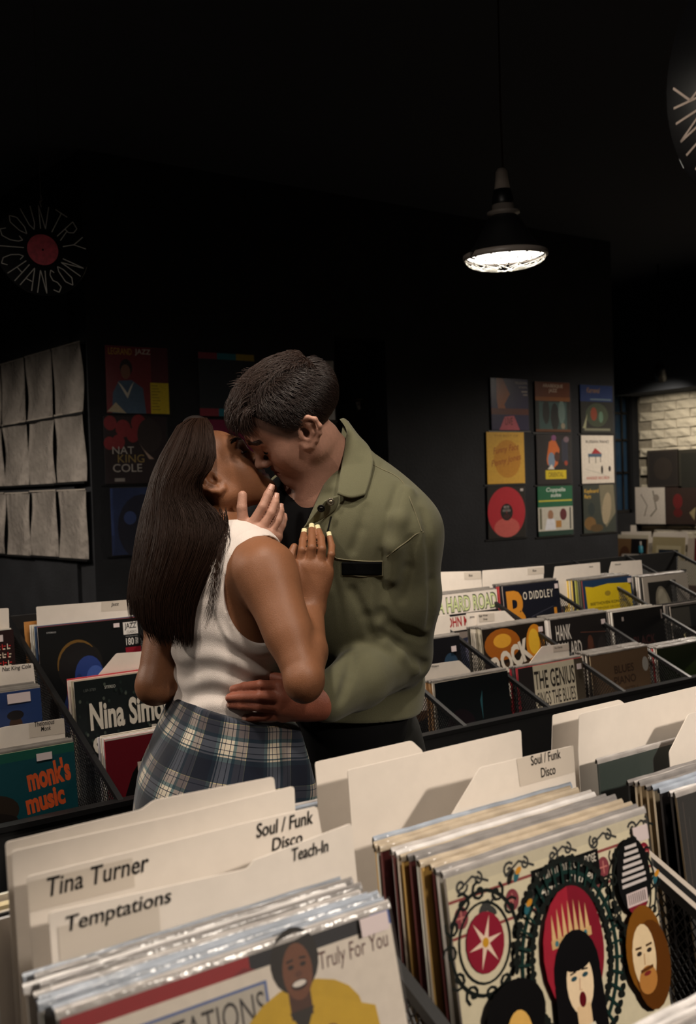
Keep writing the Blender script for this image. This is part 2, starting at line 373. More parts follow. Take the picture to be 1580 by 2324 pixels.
class Art:
    """polygons on the unit square (x right, y up) with a colour each"""
    def __init__(s, bg=(20, 20, 20)):
        s.v = []; s.f = []; s.c = []; s.layer = 0; s.tv = []; s.tf = []; s.tcol = []
        if bg: s.rect(0, 0, 1, 1, bg)
    def poly(s, pts, col, txt=False):
        s.layer += 1
        V, F, C = (s.tv, s.tf, s.tcol) if txt else (s.v, s.f, s.c)
        n = len(V); V += [(p[0], p[1], s.layer) for p in pts]; F.append(tuple(range(n, n + len(pts)))); C.append(col)
    def rect(s, x0, y0, x1, y1, col): s.poly([(x0, y0), (x1, y0), (x1, y1), (x0, y1)], col)
    def ell(s, cx, cy, rx, ry, col, n=20, rot=0, a0=0, a1=360):
        c, q = math.cos(R(rot)), math.sin(R(rot)); pts = []
        full = (a1 - a0) >= 360
        for k in range(n if full else n + 1):
            a = R(a0 + (a1 - a0) * k / n); x, y = rx * math.cos(a), ry * math.sin(a); pts.append((cx + c * x - q * y, cy + q * x + c * y))
        s.poly(pts, col)
    def line(s, pts, w, col, closed=False):
        pts = [np.array(p, float) for p in pts]; m = len(pts); s.layer += 1; n = len(s.v); 
        for i, p in enumerate(pts):
            a = pts[(i - 1) % m] if closed else pts[max(i - 1, 0)]; b_ = pts[(i + 1) % m] if closed else pts[min(i + 1, m - 1)]
            d = b_ - a; d /= np.linalg.norm(d) + 1e-9; t = np.array((-d[1], d[0])) * w / 2
            s.v += [(*(p - t), s.layer), (*(p + t), s.layer)]
        for i in range(m if closed else m - 1):
            j = (i + 1) % m; s.f.append((n + 2 * i, n + 2 * j, n + 2 * j + 1, n + 2 * i + 1)); s.c.append(col)
    def ring(s, cx, cy, rx, ry, w, col, n=28): s.line([(cx + rx * math.cos(2 * math.pi * k / n), cy + ry * math.sin(2 * math.pi * k / n)) for k in range(n)], w, col, True)
    def spiral(s, cx, cy, r, turns, w, col, a0=0, sg=1, n=14):
        s.line([(cx + r * (1 - .85 * k / n) * math.cos(R(a0) + sg * turns * 2 * math.pi * k / n), cy + r * (1 - .85 * k / n) * math.sin(R(a0) + sg * turns * 2 * math.pi * k / n)) for k in range(n + 1)], w, col)
    def text(s, t, x0, y0, x1, y1, col, bold=0.0, shear=0.0, rot=0, align='LEFT', spacing=1.0, lsp=1.0):
        v, f, _ = text_geo(t, bold, shear, spacing, align, lsp); s.layer += 1; n = len(s.tv)
        cx, cy = (x0 + x1) / 2, (y0 + y1) / 2; c, q = math.cos(R(rot)), math.sin(R(rot))
        for a, b_ in v:
            x = x0 + a * (x1 - x0) - cx; y = y0 + b_ * (y1 - y0) - cy
            s.tv.append((cx + c * x - q * y, cy + q * x + c * y, s.layer))
        s.tf += [tuple(i + n for i in g) for g in f]; s.tcol += [col] * len(f)
    def _mesh(s, name, V, F, C, size, y0, m):
        dz = 2.5e-5
        me = pymesh(name, [(p[0] * size, y0 - dz * p[2], p[1] * size) for p in V], F)
        ca = me.color_attributes.new('Col', 'FLOAT_COLOR', 'CORNER')
        arr = []
        for p, c in zip(me.polygons, C): arr += [(*lin(c), 1.0)] * p.loop_total
        ca.data.foreach_set('color', np.array(arr, dtype=np.float32).ravel())
        # make every polygon face the viewer (-y)
        fl = [p.index for p in me.polygons if p.normal.y > 0]
        if fl:
            import bmesh as _b
            bm = _b.new(); bm.from_mesh(me); bm.faces.ensure_lookup_table(); _b.ops.reverse_faces(bm, faces=[bm.faces[i] for i in fl]); bm.to_mesh(me); bm.free()
        me.materials.append(m); return me
    def build(s, parent, size=.315, y0=-.0003, m=None):
        m = m or M_PRINT
        if s.v: link_mesh('cover_print', s._mesh('cover_print', s.v, s.f, s.c, size, y0, m), None, parent)
        if s.tv: link_mesh('lettering', s._mesh('lettering', s.tv, s.tf, s.tcol, size, y0, m), None, parent)
LPS = .315
_sleeves = {}
def sleeve_mesh(col, edge=None, t=.0035, size=LPS):
    key = (col, edge, t, size)
    if key not in _sleeves:
        b = MB(); b.col = col; b.box((0, 0, 0), (size, t, size))
        if edge: b.c[1] = edge; b.c[3] = edge; b.c[5] = edge
        me = pymesh('record_sleeve', b.v, b.f)
        ca = me.color_attributes.new('Col', 'FLOAT_COLOR', 'CORNER'); arr = []
        for p, c in zip(me.polygons, b.c): arr += [(*lin(c), 1.0)] * p.loop_total
        ca.data.foreach_set('color', np.array(arr, dtype=np.float32).ravel()); me.materials.append(M_SPINE)
        _sleeves[key] = me
    return _sleeves[key]
_film = {}
def film_child(parent, kind='bag', size=LPS):
    """clear outer sleeve: thin envelope, its mouth standing a little above the card sleeve"""
    key = (kind, size)
    if key not in _film:
        if kind == 'bag':
            vs = [(-.003, -.0012, -.002), (size + .003, -.0012, -.002), (size + .003, -.0012, size + .009), (-.003, -.0012, size + .009)]
            me = pymesh('outer_sleeve', vs, [(0, 1, 2, 3)]); me.materials.append(M_FILM)
        else:
            n = 12; vs = []; fs = []
            for i in range(n + 1):
                x = -.003 + (size + .006) * i / n; w = .0016 * math.sin(i * 2.1) + .001 * math.sin(i * 5.3)
                vs += [(x, -.0006, size - .0015), (x, -.0004 + w * .4, size + .003), (x, .0016 + w * .8, size + .0065), (x, .0036 + w * .4, size + .003), (x, .0040, size - .0015)]
            for i in range(n):
                for j in range(4): fs.append((i * 5 + j, i * 5 + 5 + j, i * 5 + 6 + j, i * 5 + 1 + j))
            me = pymesh('outer_sleeve', vs, fs, True); 
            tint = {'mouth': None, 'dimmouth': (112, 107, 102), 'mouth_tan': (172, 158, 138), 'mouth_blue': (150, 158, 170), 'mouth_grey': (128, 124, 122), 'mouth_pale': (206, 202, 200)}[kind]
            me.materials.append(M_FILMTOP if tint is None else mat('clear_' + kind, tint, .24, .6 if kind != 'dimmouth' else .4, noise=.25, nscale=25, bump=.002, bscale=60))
        _film[key] = me
    o = link_mesh('outer_sleeve', _film[key], None, parent)
    return o
def price(parent, x=.86, y=.93, w=.062, h=.045):
    b = MB(); b.box((x * LPS, -.0045, y * LPS), ((x + w) * LPS, -.0035, (y + h) * LPS)); o = b.build('price_sticker', M_PRICE, parent)
    return o
def frame_of(tl, lean=6.0, yaw=0.0, size=LPS):
    """matrix of a record whose top-left-front corner is tl, leaning back by lean degrees"""
    rot = Matrix.Rotation(R(yaw), 4, 'Z') @ Matrix.Rotation(R(-lean), 4, 'X')
    off = rot @ Vector((0, 0, size))
    return Matrix.Translation(Vector(tuple(map(float, tl))) - off) @ rot
def record(tl, label, art=None, lean=6.0, yaw=0.0, col=(20, 20, 20), edge=None, film=None, group=None, sticker=None, t=.0035, name='record_sleeve', cat='record', size=LPS, m=None):
    o = link_mesh(name, sleeve_mesh(col, edge, t, size)); o.matrix_world = frame_of(tl, lean, yaw, size)
    tag(o, label, cat, group)
    if art: art.build(o, size, m=m)
    if sticker: price(o, *sticker)
    if film:
        for k in (film if isinstance(film, tuple) else (film,)): film_child(o, k, size)
    return o
def cover_px(tl, lean, yaw=0.0, size=LPS):
    """photo pixel -> cover coordinates (0..1) on that record's front plane"""
    Mi = frame_of(tl, lean, yaw, size); Inv = Mi.inverted()
    c = Inv @ Vector(CAM)
    def f(px, py):
        d = Inv.to_3x3() @ Vector(ray(px, py)); k = -c.y / d.y; q = c + d * k
        return (q.x / size, q.z / size)
    return f
PAL = [(215, 205, 190), (30, 28, 30), (190, 180, 165), (120, 40, 40), (200, 195, 185), (50, 50, 60), (150, 120, 70), (225, 215, 205), (60, 80, 110), (24, 24, 26), (180, 60, 60), (205, 190, 150)]
ORD = ['first', 'second', 'third', 'fourth', 'fifth', 'sixth', 'seventh', 'eighth', 'ninth', 'tenth', 'eleventh', 'twelfth', 'thirteenth', 'fourteenth', 'fifteenth', 'sixteenth']
def cname(c):
    r, g, b_ = c; mx, mn = max(c), min(c)
    if mx - mn < 42: return 'black' if mx < 60 else 'charcoal' if mx < 110 else 'grey' if mx < 185 else 'off-white'
    if r == mx: return ('cream' if mn > 140 else 'tan' if r - g < 60 and g - b_ > 20 and r > 130 else 'brown' if r < 130 and g > 45 else 'red') if not (g > 120 and b_ < 90) else 'yellow'
    return 'blue' if b_ == mx else 'green'
def stack(tl, n, step, label, group, lean=6.0, lean_end=None, pal=PAL, film=None, jit=.004, seed=1, start=1):
    """records filed behind a front record whose top-left-front corner is tl; label reads on from '... record, <colour>, '"""
    rn = random.Random(seed)
    where = label[label.index('record') + 6:].strip()
    for w_ in ('in a clear sleeve filed ', 'filed ', 'standing '): where = where.replace(w_, '', 1) if where.startswith(w_) else where
    for i in range(start, start + n):
        l = lean if lean_end is None else lean + (lean_end - lean) * i / n
        c = pal[rn.randrange(len(pal))]
        lb = f'{ORD[i - start]} record {where}, {cname(c)} edge'
        fl = film
        if film and 'mouth' in film: fl = tuple(rn.choice(['mouth', 'mouth_grey', 'mouth_pale', 'mouth_tan', 'mouth_blue', 'mouth_grey']) if k == 'mouth' else k for k in ((film,) if isinstance(film, str) else film))
        record((tl[0] + rn.uniform(-jit, jit), tl[1] + step * i, tl[2] + rn.uniform(-.003, .003)), lb, None, l + rn.uniform(-.3, .3), rn.uniform(-.5, .5), c,
               tuple(min(255, int(x * 1.1 + 30)) for x in c), fl, group)
def card(pts_px, v, label, drop=.20, lean=5.0, texts=(), tape=None, group=None, plane='v', thick=.0012, m=None):
    """white divider card; pts_px = visible top outline left to right in photo pixels, on a plane through v leaning back"""
    # plane: point (0, v, zref), normal tilted by lean; local x = u, local z = up along the card
    sl = math.tan(R(lean)); zr = 1.1
    out = []
    for px, py in pts_px:
        d = ray(px, py)
        if plane == 'v':   # y = v + sl*(z-zr)
            k = (v + sl * (CAM[2] - zr) - CAM[1]) / (d[1] - sl * d[2]); p = CAM + d * k; out.append((p[0], p[2]))
        else:              # x = v + sl*(z-zr)   (cards facing -u)
            k = (v + sl * (CAM[2] - zr) - CAM[0]) / (d[0] - sl * d[2]); p = CAM + d * k; out.append((-p[1], p[2]))
    x0 = out[0][0]; zb = min(p[1] for p in out) - drop
    loc = (lambda x, z: (x, v + sl * (z - zr), z)) if plane == 'v' else (lambda x, z: (v + sl * (z - zr), -x, z))
    base = np.array(loc(x0, zb))
    pts = [(out[0][0], zb)] + out + [(out[-1][0], zb)]
    # round the top corners a little
    rp = []
    for i, p in enumerate(pts):
        if 1 <= i <= len(pts) - 2:
            a, c = np.array(pts[i - 1]), np.array(pts[i + 1]); p = np.array(p); r = .0035
            da = (a - p); la = np.linalg.norm(da); dc = (c - p); lc = np.linalg.norm(dc)
            if la > .012 and lc > .012:
                rp += [tuple(p + da / la * r), tuple(p + (da / la + dc / lc) * r * .28), tuple(p + dc / lc * r)]; continue
            p = tuple(p)
        rp.append(tuple(p))
    off = np.array((0, thick, 0)) if plane == 'v' else np.array((thick, 0, 0))
    b = MB(); b.prism([np.array(loc(x, z)) - base for x, z in rp], off)
    o = b.build('divider_card', m or M_CARD); o.location = tuple(base); tag(o, label, 'divider card', group)
    fx = np.array((0, -1, 0)) if plane == 'v' else np.array((-1, 0, 0))
    def onpl(px, py):
        d = ray(px, py)
        if plane == 'v': k = (v + sl * (CAM[2] - zr)) / (d[1] - sl * d[2]); p = CAM + d * k; return (p[0], p[2])
        k = (v + sl * (CAM[2] - zr)) / (d[0] - sl * d[2]); p = CAM + d * k; return (-p[1], p[2])
    if tape:
        q = [onpl(*p) for p in tape]; bb = MB(); bb.prism([np.array(loc(x, z)) - base + fx * .0004 for x, z in q], fx * .0001)
        bb.build('label_tape', M_STICKER, o)
    for (t, p0, w, h, sh) in texts:      # p0: pixel of bottom-left corner, size in metres
        x, z = onpl(*p0); vv, ff, _ = text_geo(t, .012, sh, 1.0, 'CENTER')
        bb = MB(); bb.add([np.array(loc(x + a * w, z + c * h)) - base + fx * .0009 for a, c in vv], ff)
        bb.build('lettering', M_INK, o)
    return o

# ------------------------------------------------------------------ record browsers (the black bins)
def browser(us, v_front, v_back, slope_z, rows, z_fascia, label, trim=False):
    """us: partition positions; slope_z(v): height of the sloping rails; rows: (v0, v1, floor height)"""
    root = empty('record_browser', (us[0], v_front, 0)); tag(root, label, 'record bin'); O = np.array((us[0], v_front, 0.0))
    L = us[-1] - us[0]; dp = v_back - v_front; dr = dp if not trim else .74
    b = MB(); b.box((0, 0, .06), (L, .018, z_fascia)); b.build('front_panel', M_BLACKWOOD, root)
    b = MB(); b.box((-.01, -.006, z_fascia), (L + .01, .026, z_fascia + .012)); b.build('front_rail', M_BLACKMETAL, root)
    b = MB(); b.box((0, dp - .018, .06), (L, dp, slope_z(v_back) + .0)); b.build('back_panel', M_BLACKWOOD, root)
    b = MB(); b.box((.03, .04, 0), (L - .03, dp - .04, .06)); b.build('plinth', M_BLACKWOOD, root)
    for (a, c, z) in rows:
        b = MB(); b.box((.0, a - v_front, z - .015), (L, c - v_front, z)); b.build('bin_floor', M_BLACKWOOD, root)
        b = MB(); b.box((.0, c - v_front - .008, z), (L, c - v_front, z + .13)); b.build('riser', M_BLACKWOOD, root)
    # expanded-metal partition, shared by all columns
    zb = min(r[2] for r in rows)
    b = MB(); step = .011; bars = []
    for s in (1, -1):
        k = -1.5
        while k < 1.5:
            # line z = zb + s*1.3*(y-k)
            seg = []
            for q in range(160):
                y = dp * q / 159.0; z = zb + s * 1.3 * (y - k)
                if zb <= z <= slope_z(v_front + y) - .005: seg.append((y, z))
            if len(seg) > 3: bars.append((seg[0], seg[-1]))
            k += step / 1.3 * 1.3
    for (y0, z0), (y1, z1) in bars: b.bar((0, y0, z0), (0, y1, z1), .0014, .0014, (1, 0, 0))
    mesh_me = pymesh('mesh_panel', b.v, b.f); mesh_me.materials.append(M_BLACKMETAL)
    for u in us:
        o = link_mesh('mesh_panel', mesh_me, None, root, (u - us[0], 0, 0)); o['kind'] = 'stuff'
        rb = MB(); rb.bar((u - us[0], 0, slope_z(v_front)), (u - us[0], dr, slope_z(v_front + dr)), .014 if not (trim and abs(u - 1.03) < .01) else .030, .012)
        rl = rb.build('partition_rail', M_BLACKMETAL, root)
        if trim and abs(u - 1.03) < .01:
            for sx in (-.0105, .0105):
                tb = MB(); tb.bar((u - us[0] + sx, 0, slope_z(v_front) + .0066), (u - us[0] + sx, dr, slope_z(v_front + dr) + .0066), .009, .0016); tb.build('edge_trim', mat('pale_edge_trim', (170, 160, 150), .35, .5), rl)
    return root
railB = lambda v: .964 + .416 * (v - 2.786)
US_B = [.16 + .36 * k for k in range(12)]
browser(US_B, 2.215, 3.10, railB, [(2.215, 2.49, .505), (2.49, 2.74, .605), (2.74, 3.10, .705)], .725, 'long black tiered record bin standing behind the couple')
railF = lambda v: .946 + .44 * (min(v, .90) - .797)
US_F = [-.22, .195, .612, 1.03, 1.45, 1.87, 2.29]
browser(US_F, .16, 1.13, railF, [(.16, .40, .535), (.40, .66, .62), (.66, 1.13, .735)], .66, 'black tiered record bin in the foreground, full of white divider cards', trim=True)

# ================================================================== foreground: left stack
T0 = (.241, .749, 1.054); P = cover_px(T0, 14.0)
a = Art((226, 214, 200))
def q4(a, P, pts, col): a.poly([P(*p) for p in pts], col)
a.rect(0, .955, .52, 1, (150, 26, 34)); a.rect(.52, .955, .93, 1, (22, 24, 34)); a.rect(.93, .955, 1, 1, (70, 100, 170)); a.rect(0, 0, .035, .96, (160, 30, 40))
a.poly([(.46, .955), (.54, .955), (.5, .97)], (120, 20, 30))
x0, y0 = P(300, 2330); x1, y1 = P(606, 2222)
ty = P(600, 2225)[1]
a.rect(.10, ty - .115, P(606, 2240)[0], ty, (70, 100, 160)); a.rect(.105, ty - .108, P(600, 2240)[0], ty - .007, (186, 178, 166))
a.text('TEMPTATIONS', .12, ty - .095, P(596, 2240)[0], ty - .022, (30, 30, 34))
tx = P(720, 2160); tx1 = P(880, 2095)
_ty = P(800, 2135)[1] - .062; a.text('Truly For You', tx[0], _ty, tx1[0] - .01, _ty + .062, (84, 38, 36), shear=.12)
hx_, hy_ = P(672, 2205)
a.ell(hx_, hy_ - .16, .20, .13, (200, 160, 30)); a.poly([(hx_ - .16, hy_ - .5), (hx_ + .27, hy_ - .5), (hx_ + .24, hy_ - .16), (hx_ + .06, hy_ - .08), (hx_ - .06, hy_ - .08), (hx_ - .15, hy_ - .2)], (205, 164, 34))
a.rect(hx_ - .035, hy_ - .12, hx_ + .035, hy_ - .03, (74, 42, 30)); a.poly([(hx_ - .04, hy_ - .1), (hx_ + .04, hy_ - .1), (hx_, hy_ - .17)], (40, 34, 30))
a.ell(hx_, hy_ + .03, .078, .088, (20, 15, 14)); a.ell(hx_ + .004, hy_, .048, .075, (112, 66, 44)); a.ell(hx_ + .004, hy_ - .035, .026, .014, (40, 16, 14)); a.ell(hx_ + .004, hy_ - .032, .022, .008, (230, 220, 210))
a.ell(hx_ - .016, hy_ + .015, .010, .006, (24, 16, 14)); a.ell(hx_ + .024, hy_ + .015, .010, .006, (24, 16, 14)); a.ell(hx_ + .006, hy_ - .008, .012, .009, (92, 52, 36)); a.line([(hx_ - .028, hy_ + .03), (hx_ - .006, hy_ + .033)], .006, (20, 14, 12)); a.line([(hx_ + .014, hy_ + .033), (hx_ + .036, hy_ + .03)], .006, (20, 14, 12))
a.ell(hx_ + .09, hy_ - .2, .03, .04, (112, 66, 44), rot=30)
record(T0, 'white record cover with a man in yellow and a red and black top strip', a, 14.0, 0, (205, 195, 182), (150, 40, 44), ('bag', 'mouth'), sticker=(.885, .945, .10, .05))
stack(T0, 9, .0085, 'record in a clear sleeve filed behind the white cover with the man in yellow', 'records filed at the front left of the foreground bin', 12.5, 7, [(214, 205, 195), (200, 190, 180), (60, 60, 70), (180, 175, 175), (225, 218, 208)], ('bag', 'mouth'), .008, 3)
card([(110, 2072), (560, 1972), (578, 1952), (798, 1868)], .840, 'divider card lettered with two band names, frontmost in the left foreground stack', .24, 7, tape=[(130, 2104), (360, 2049), (366, 2140), (137, 2200)],
     texts=[('Temptations', (152, 2126), .098, .017, .2), ('Teach-In', (664, 1955), .043, .0125, .2)])
card([(61, 1990), (400, 1907), (555, 1868), (720, 1830), (732, 1900)], .895, 'divider card with a singer name at left and Soul / Funk at right', .24, 6, tape=[(61, 2002), (300, 1946), (306, 2012), (66, 2070)],
     texts=[('Tina Turner', (108, 2036), .099, .017, .2), ('Soul / Funk', (582, 1902), .070, .0145, .2), ('Disco', (617, 1932), .038, .013, .2)])
card([(26, 1932), (400, 1850), (668, 1784), (671, 1850)], .940, 'plain white divider card third from the front in the left foreground stack', .24, 5)
card([(12, 1912), (320, 1838), (350, 1816), (622, 1763), (626, 1800)], .962, 'plain white divider card with raised tab, rearmost in the left foreground stack', .24, 5)
stack((.25, .965, 1.045), 6, .012, 'record standing behind the rearmost card of the left foreground stack', 'records behind the left foreground cards', 5, 4, PAL, None, .006, 11)
# records peeping out between left and middle foreground stacks
stack((.62 - .315, 1.035, 1.04), 3, .012, 'record at the very back of the left foreground bin', 'records at the back of the left foreground bin', 4, 3, [(205, 195, 170), (60, 55, 50)], 'mouth', .004, 21)

# ================================================================== foreground: middle stack (ornate cover)
T1 = (.652, .778, 1.050); P = cover_px(T1, 8.0)
CREAM, INKG, WINE = (222, 211, 180), (22, 26, 24), (128, 28, 46)
a = Art(CREAM)
def pl(pts): return [P(*p) for p in pts]
a.rect(0, .955, 1, 1, (206, 196, 170))
for yy in (.915, .80): a.line([(0, yy), (1, yy)], .010, (140, 50, 48))
for k in range(5):
    cx = .06 + .215 * k
    a.spiral(cx, .955, .028, 1.3, .010, INKG, 40 * k, 1 if k % 2 else -1); a.spiral(cx + .075, .962, .022, 1.2, .009, INKG, 90, -1); a.line([(cx - .02, .94), (cx + .05, .975), (cx + .12, .945)], .009, INKG)
for k in range(9):
    cx = .045 + .115 * k
    if .40 < cx < .70: continue
    if k % 2 == 0: a.ell(cx, .858, .030, .036, WINE); a.line([(cx - .02, .858), (cx + .02, .858)], .005, (200, 120, 110)); a.line([(cx, .835), (cx, .88)], .005, (200, 120, 110))
    else:
        a.ell(cx - .012, .868, .030, .013, INKG, rot=35); a.ell(cx + .018, .850, .026, .012, INKG, rot=-40); a.line([(cx - .04, .83), (cx, .86), (cx + .04, .89)], .010, INKG)
a.poly([(.375, .805), (.715, .805), (.715, .93), (.375, .93)], (14, 14, 14))
a.text('MASSIVE LUXURY OVERDOSE', .395, .888, .70, .918, (214, 206, 190)); a.text('Army of Lovers', .405, .818, .70, .872, (224, 216, 200), shear=.25)
# left medallion
mx, my = P(1100, 2138)
a.ring(mx, my, .150, .165, .012, INKG); a.ring(mx, my, .112, .128, .008, INKG)
for k in range(12):
    an = 30 * k; a.spiral(mx + .150 * math.cos(R(an)), my + .165 * math.sin(R(an)), .034, 1.2, .009, INKG, an, 1 if k % 2 else -1, 10)
a.ell(mx, my, .084, .098, WINE)
for k in range(6): a.poly([(mx + .012 * math.cos(R(60 * k + 90)), my + .012 * math.sin(R(60 * k + 90))), (mx + .075 * math.cos(R(60 * k + 8)), my + .088 * math.sin(R(60 * k + 8))), (mx + .012 * math.cos(R(60 * k - 90)), my + .012 * math.sin(R(60 * k - 90)))], (216, 190, 170))
a.ell(mx, my, .014, .016, (190, 140, 40))
# central arch with sprigs, halo and crowned figure
cx, cy = P(1297, 2192)
arch = [(cx + .235 * math.cos(R(t)), cy + .02 + .30 * math.sin(R(t))) for t in range(-50, 231, 10)]
a.line(arch, .014, (20, 44, 40))
for i, (x, y) in enumerate(arch):
    t = R(-50 + 10 * i)
    for sgn in (1, -1):
        ox, oy = x + sgn * .036 * math.cos(t), y + sgn * .045 * math.sin(t)
        a.line([(x, y), (ox, oy)], .010, (20, 44, 40)); a.ell(ox + .012 * math.sin(t), oy - .012 * math.cos(t), .017, .013, INKG, 10, math.degrees(t)); a.ell(ox - .012 * math.sin(t), oy + .012 * math.cos(t), .015, .011, INKG, 10, math.degrees(t) + 90)
a.ell(cx + .005, cy + .06, .150, .215, (150, 34, 50)); a.ell(cx + .005, cy + .06, .150, .215, (120, 24, 40), a0=-90, a1=90)
for k in range(7): a.poly([(cx - .085 + .028 * k - .012, cy + .10), (cx - .085 + .028 * k, cy + .20 + .03 * math.sin(k * .52)), (cx - .085 + .028 * k + .012, cy + .10)], (206, 170, 120))
a.rect(cx - .10, cy + .085, cx + .10, cy + .115, (196, 160, 110))
for k in range(5): a.ell(cx - .075 + .036 * k, cy + .10, .009, .010, (90, 60, 50) if k % 2 else (60, 110, 120))
a.ell(cx + .005, cy - .02, .115, .145, (12, 11, 13)); a.poly([(cx - .11, cy - .04), (cx + .12, cy - .04), (cx + .14, cy - .5), (cx - .13, cy - .5)], (14, 12, 14))
a.ell(cx + .012, cy - .055, .066, .105, (228, 204, 170)); a.rect(cx - .02, cy - .30, cx + .05, cy - .13, (220, 190, 150)); a.ell(cx + .012, cy + .025, .075, .040, (12, 11, 13))
for sg in (-1, 1): a.ell(cx + .012 + sg * .028, cy - .035, .015, .008, (40, 70, 80)); a.line([(cx + .012 + sg * .044, cy - .018), (cx + .012 + sg * .014, cy - .014)], .006, (20, 16, 16))
a.ell(cx + .014, cy - .112, .017, .026, (90, 16, 24)); a.line([(cx + .012, cy - .04), (cx + .006, cy - .078), (cx + .018, cy - .08)], .004, (190, 150, 120))
a.poly([(cx - .06, cy - .32), (cx + .1, cy - .32), (cx + .06, cy - .2), (cx - .02, cy - .2)], (214, 206, 186))
# right: dark oval sticker, bearded figure
sx, sy = P(1428, 1985)
a.ring(sx - .005, sy - .045, .118, .158, .011, INKG)
for k in range(9): a.spiral(sx - .005 + .118 * math.cos(R(40 * k)), sy - .045 + .158 * math.sin(R(40 * k)), .030, 1.2, .009, INKG, 40 * k, 1 if k % 2 else -1, 10)
a.ell(sx, sy, .092, .140, (14, 14, 15))
for k in range(7): a.rect(sx - .03 - .008 * min(k, 5), sy + .10 - .022 * k, sx + .035 + .006 * min(k, 5), sy + .112 - .022 * k, (196, 188, 186))
a.rect(sx - .055, sy - .105, sx + .06, sy - .055, (206, 188, 186)); 
for k in range(9): a.rect(sx - .045 + .011 * k, sy - .098, sx - .041 + .011 * k, sy - .06, (60, 50, 50))
a.ell(sx, sy - .105, .05, .03, (120, 30, 44), a0=180, a1=360)
fx_, fy_ = P(1455, 2165)
a.ell(fx_, fy_ + .02, .105, .16, (120, 74, 20)); a.ell(fx_ + .03, fy_ - .04, .10, .16, (90, 50, 14)); a.ell(fx_ - .01, fy_ + .0, .064, .115, (222, 198, 160)); a.ell(fx_ - .005, fy_ - .085, .05, .05, (176, 120, 60)); a.ell(fx_ - .005, fy_ - .062, .020, .008, (120, 40, 36))
for sg in (-1, 1): a.ell(fx_ - .008 + sg * .028, fy_ + .015, .014, .008, (50, 40, 36)); a.line([(fx_ - .008 + sg * .046, fy_ + .036), (fx_ - .008 + sg * .012, fy_ + .034)], .008, (70, 44, 20))
a.line([(fx_ - .01, fy_ + .01), (fx_ - .014, fy_ - .03)], .005, (180, 140, 100)); a.line([(fx_ - .04, fy_ - .048), (fx_ + .03, fy_ - .044)], .012, (90, 52, 20))
# lower left figure with a mass of black hair, dark foot of the cover
lx, ly = P(1150, 2290)
a.ell(lx + .02, ly - .02, .135, .115, (13, 12, 13)); a.ell(lx + .025, ly - .09, .058, .085, (216, 170, 90))
a.poly([(.0, 0), (1, 0), (1, .22), (.8, .27), (.62, .23), (.4, .18), (.2, .16), (0, .10)], (13, 13, 14))
for (px, py) in ((1160, 1985), (1185, 2058), (1475, 1990)):
    gx, gy = P(px, py); 
    if 0 < gx < 1: a.ell(gx, gy, .022, .012, (40, 90, 100), rot=60); a.ell(gx + .012, gy + .015, .016, .010, (190, 130, 40), rot=30)
record(T1, 'ornate cream record cover with black scrollwork and a crowned figure', a, 8.0, 0, CREAM, (190, 180, 170), ('bag', 'mouth'), sticker=(.905, .905, .085, .055))
stack(T1, 15, .0082, 'sleeved record filed behind the ornate scrollwork cover', 'records filed behind the ornate cover', 7.5, 4.5,
      [(212, 205, 196), (196, 186, 172), (34, 32, 34), (190, 150, 80), (205, 200, 195), (90, 40, 40), (70, 100, 150), (220, 212, 205)], ('mouth',), .007, 5)
card([(1003, 1886), (1090, 1742), (1301, 1692), (1308, 1788)], .908, 'divider card lettered Soul / Funk Disco behind the ornate cover', .20, 4, tape=[(1172, 1722), (1301, 1692), (1305, 1752), (1180, 1785)],
     texts=[('Soul / Funk', (1205, 1738), .0545, .0125, 0.0), ('Disco', (1228, 1765), .0265, .0125, 0.0)])
card([(802, 1925), (789, 1748), (1183, 1656), (1186, 1720)], .985, 'large plain white divider card catching a slanting shadow', .16, 3)
card([(720, 1790), (715, 1730), (935, 1681), (960, 1704)], 1.055, 'white divider card with a clipped corner behind the man\'s hip', .18, 3)
stack((.655, 1.062, 1.035), 3, .014, 'record at the back of the middle foreground bin', 'records at the back of the middle foreground bin', 3, 2, PAL, 'mouth', .004, 31)

# ================================================================== foreground: right stack
T2 = (1.085, .820, 1.035)
a = Art((13, 13, 14)); a.rect(.03, .05, .035, .97, (60, 50, 46)); a.rect(.06, .05, .065, .9, (44, 40, 40))
record(T2, 'black record cover in a clear sleeve at the right edge of the foreground bin', a, 7.0, 0, (16, 16, 17), (120, 104, 80), ('bag', 'mouth'))
stack(T2, 7, .011, 'record filed behind the black cover at the right of the foreground', 'records filed at the right of the foreground bin', 6.5, 4, [(160, 140, 110), (30, 28, 28), (90, 24, 50), (180, 165, 140), (20, 20, 20)], ('mouth',), .005, 8)
card([(1519, 1708), (1563, 1621), (1700, 1585), (1720, 1660)], .930, 'white divider card with a slanted left side at the right edge of the picture', .2, 4)
card([(1313, 1709), (1315, 1621), (1740, 1520), (1745, 1600)], .990, 'wide white divider card crossed by a dark shadow at the right', .15, 3)
card([(1253, 1705), (1255, 1623), (1407, 1588), (1420, 1598)], 1.040, 'white divider card with a clipped corner behind the wide right card', .15, 3)
a = Art((16, 30, 26)); a.rect(.0, .86, 1, 1, (20, 44, 38))
record((1.09, .955, 1.05), 'dark green record standing between the right foreground cards', a, 4.0, 0, (20, 34, 30), (60, 70, 66), ('bag', 'mouth'))
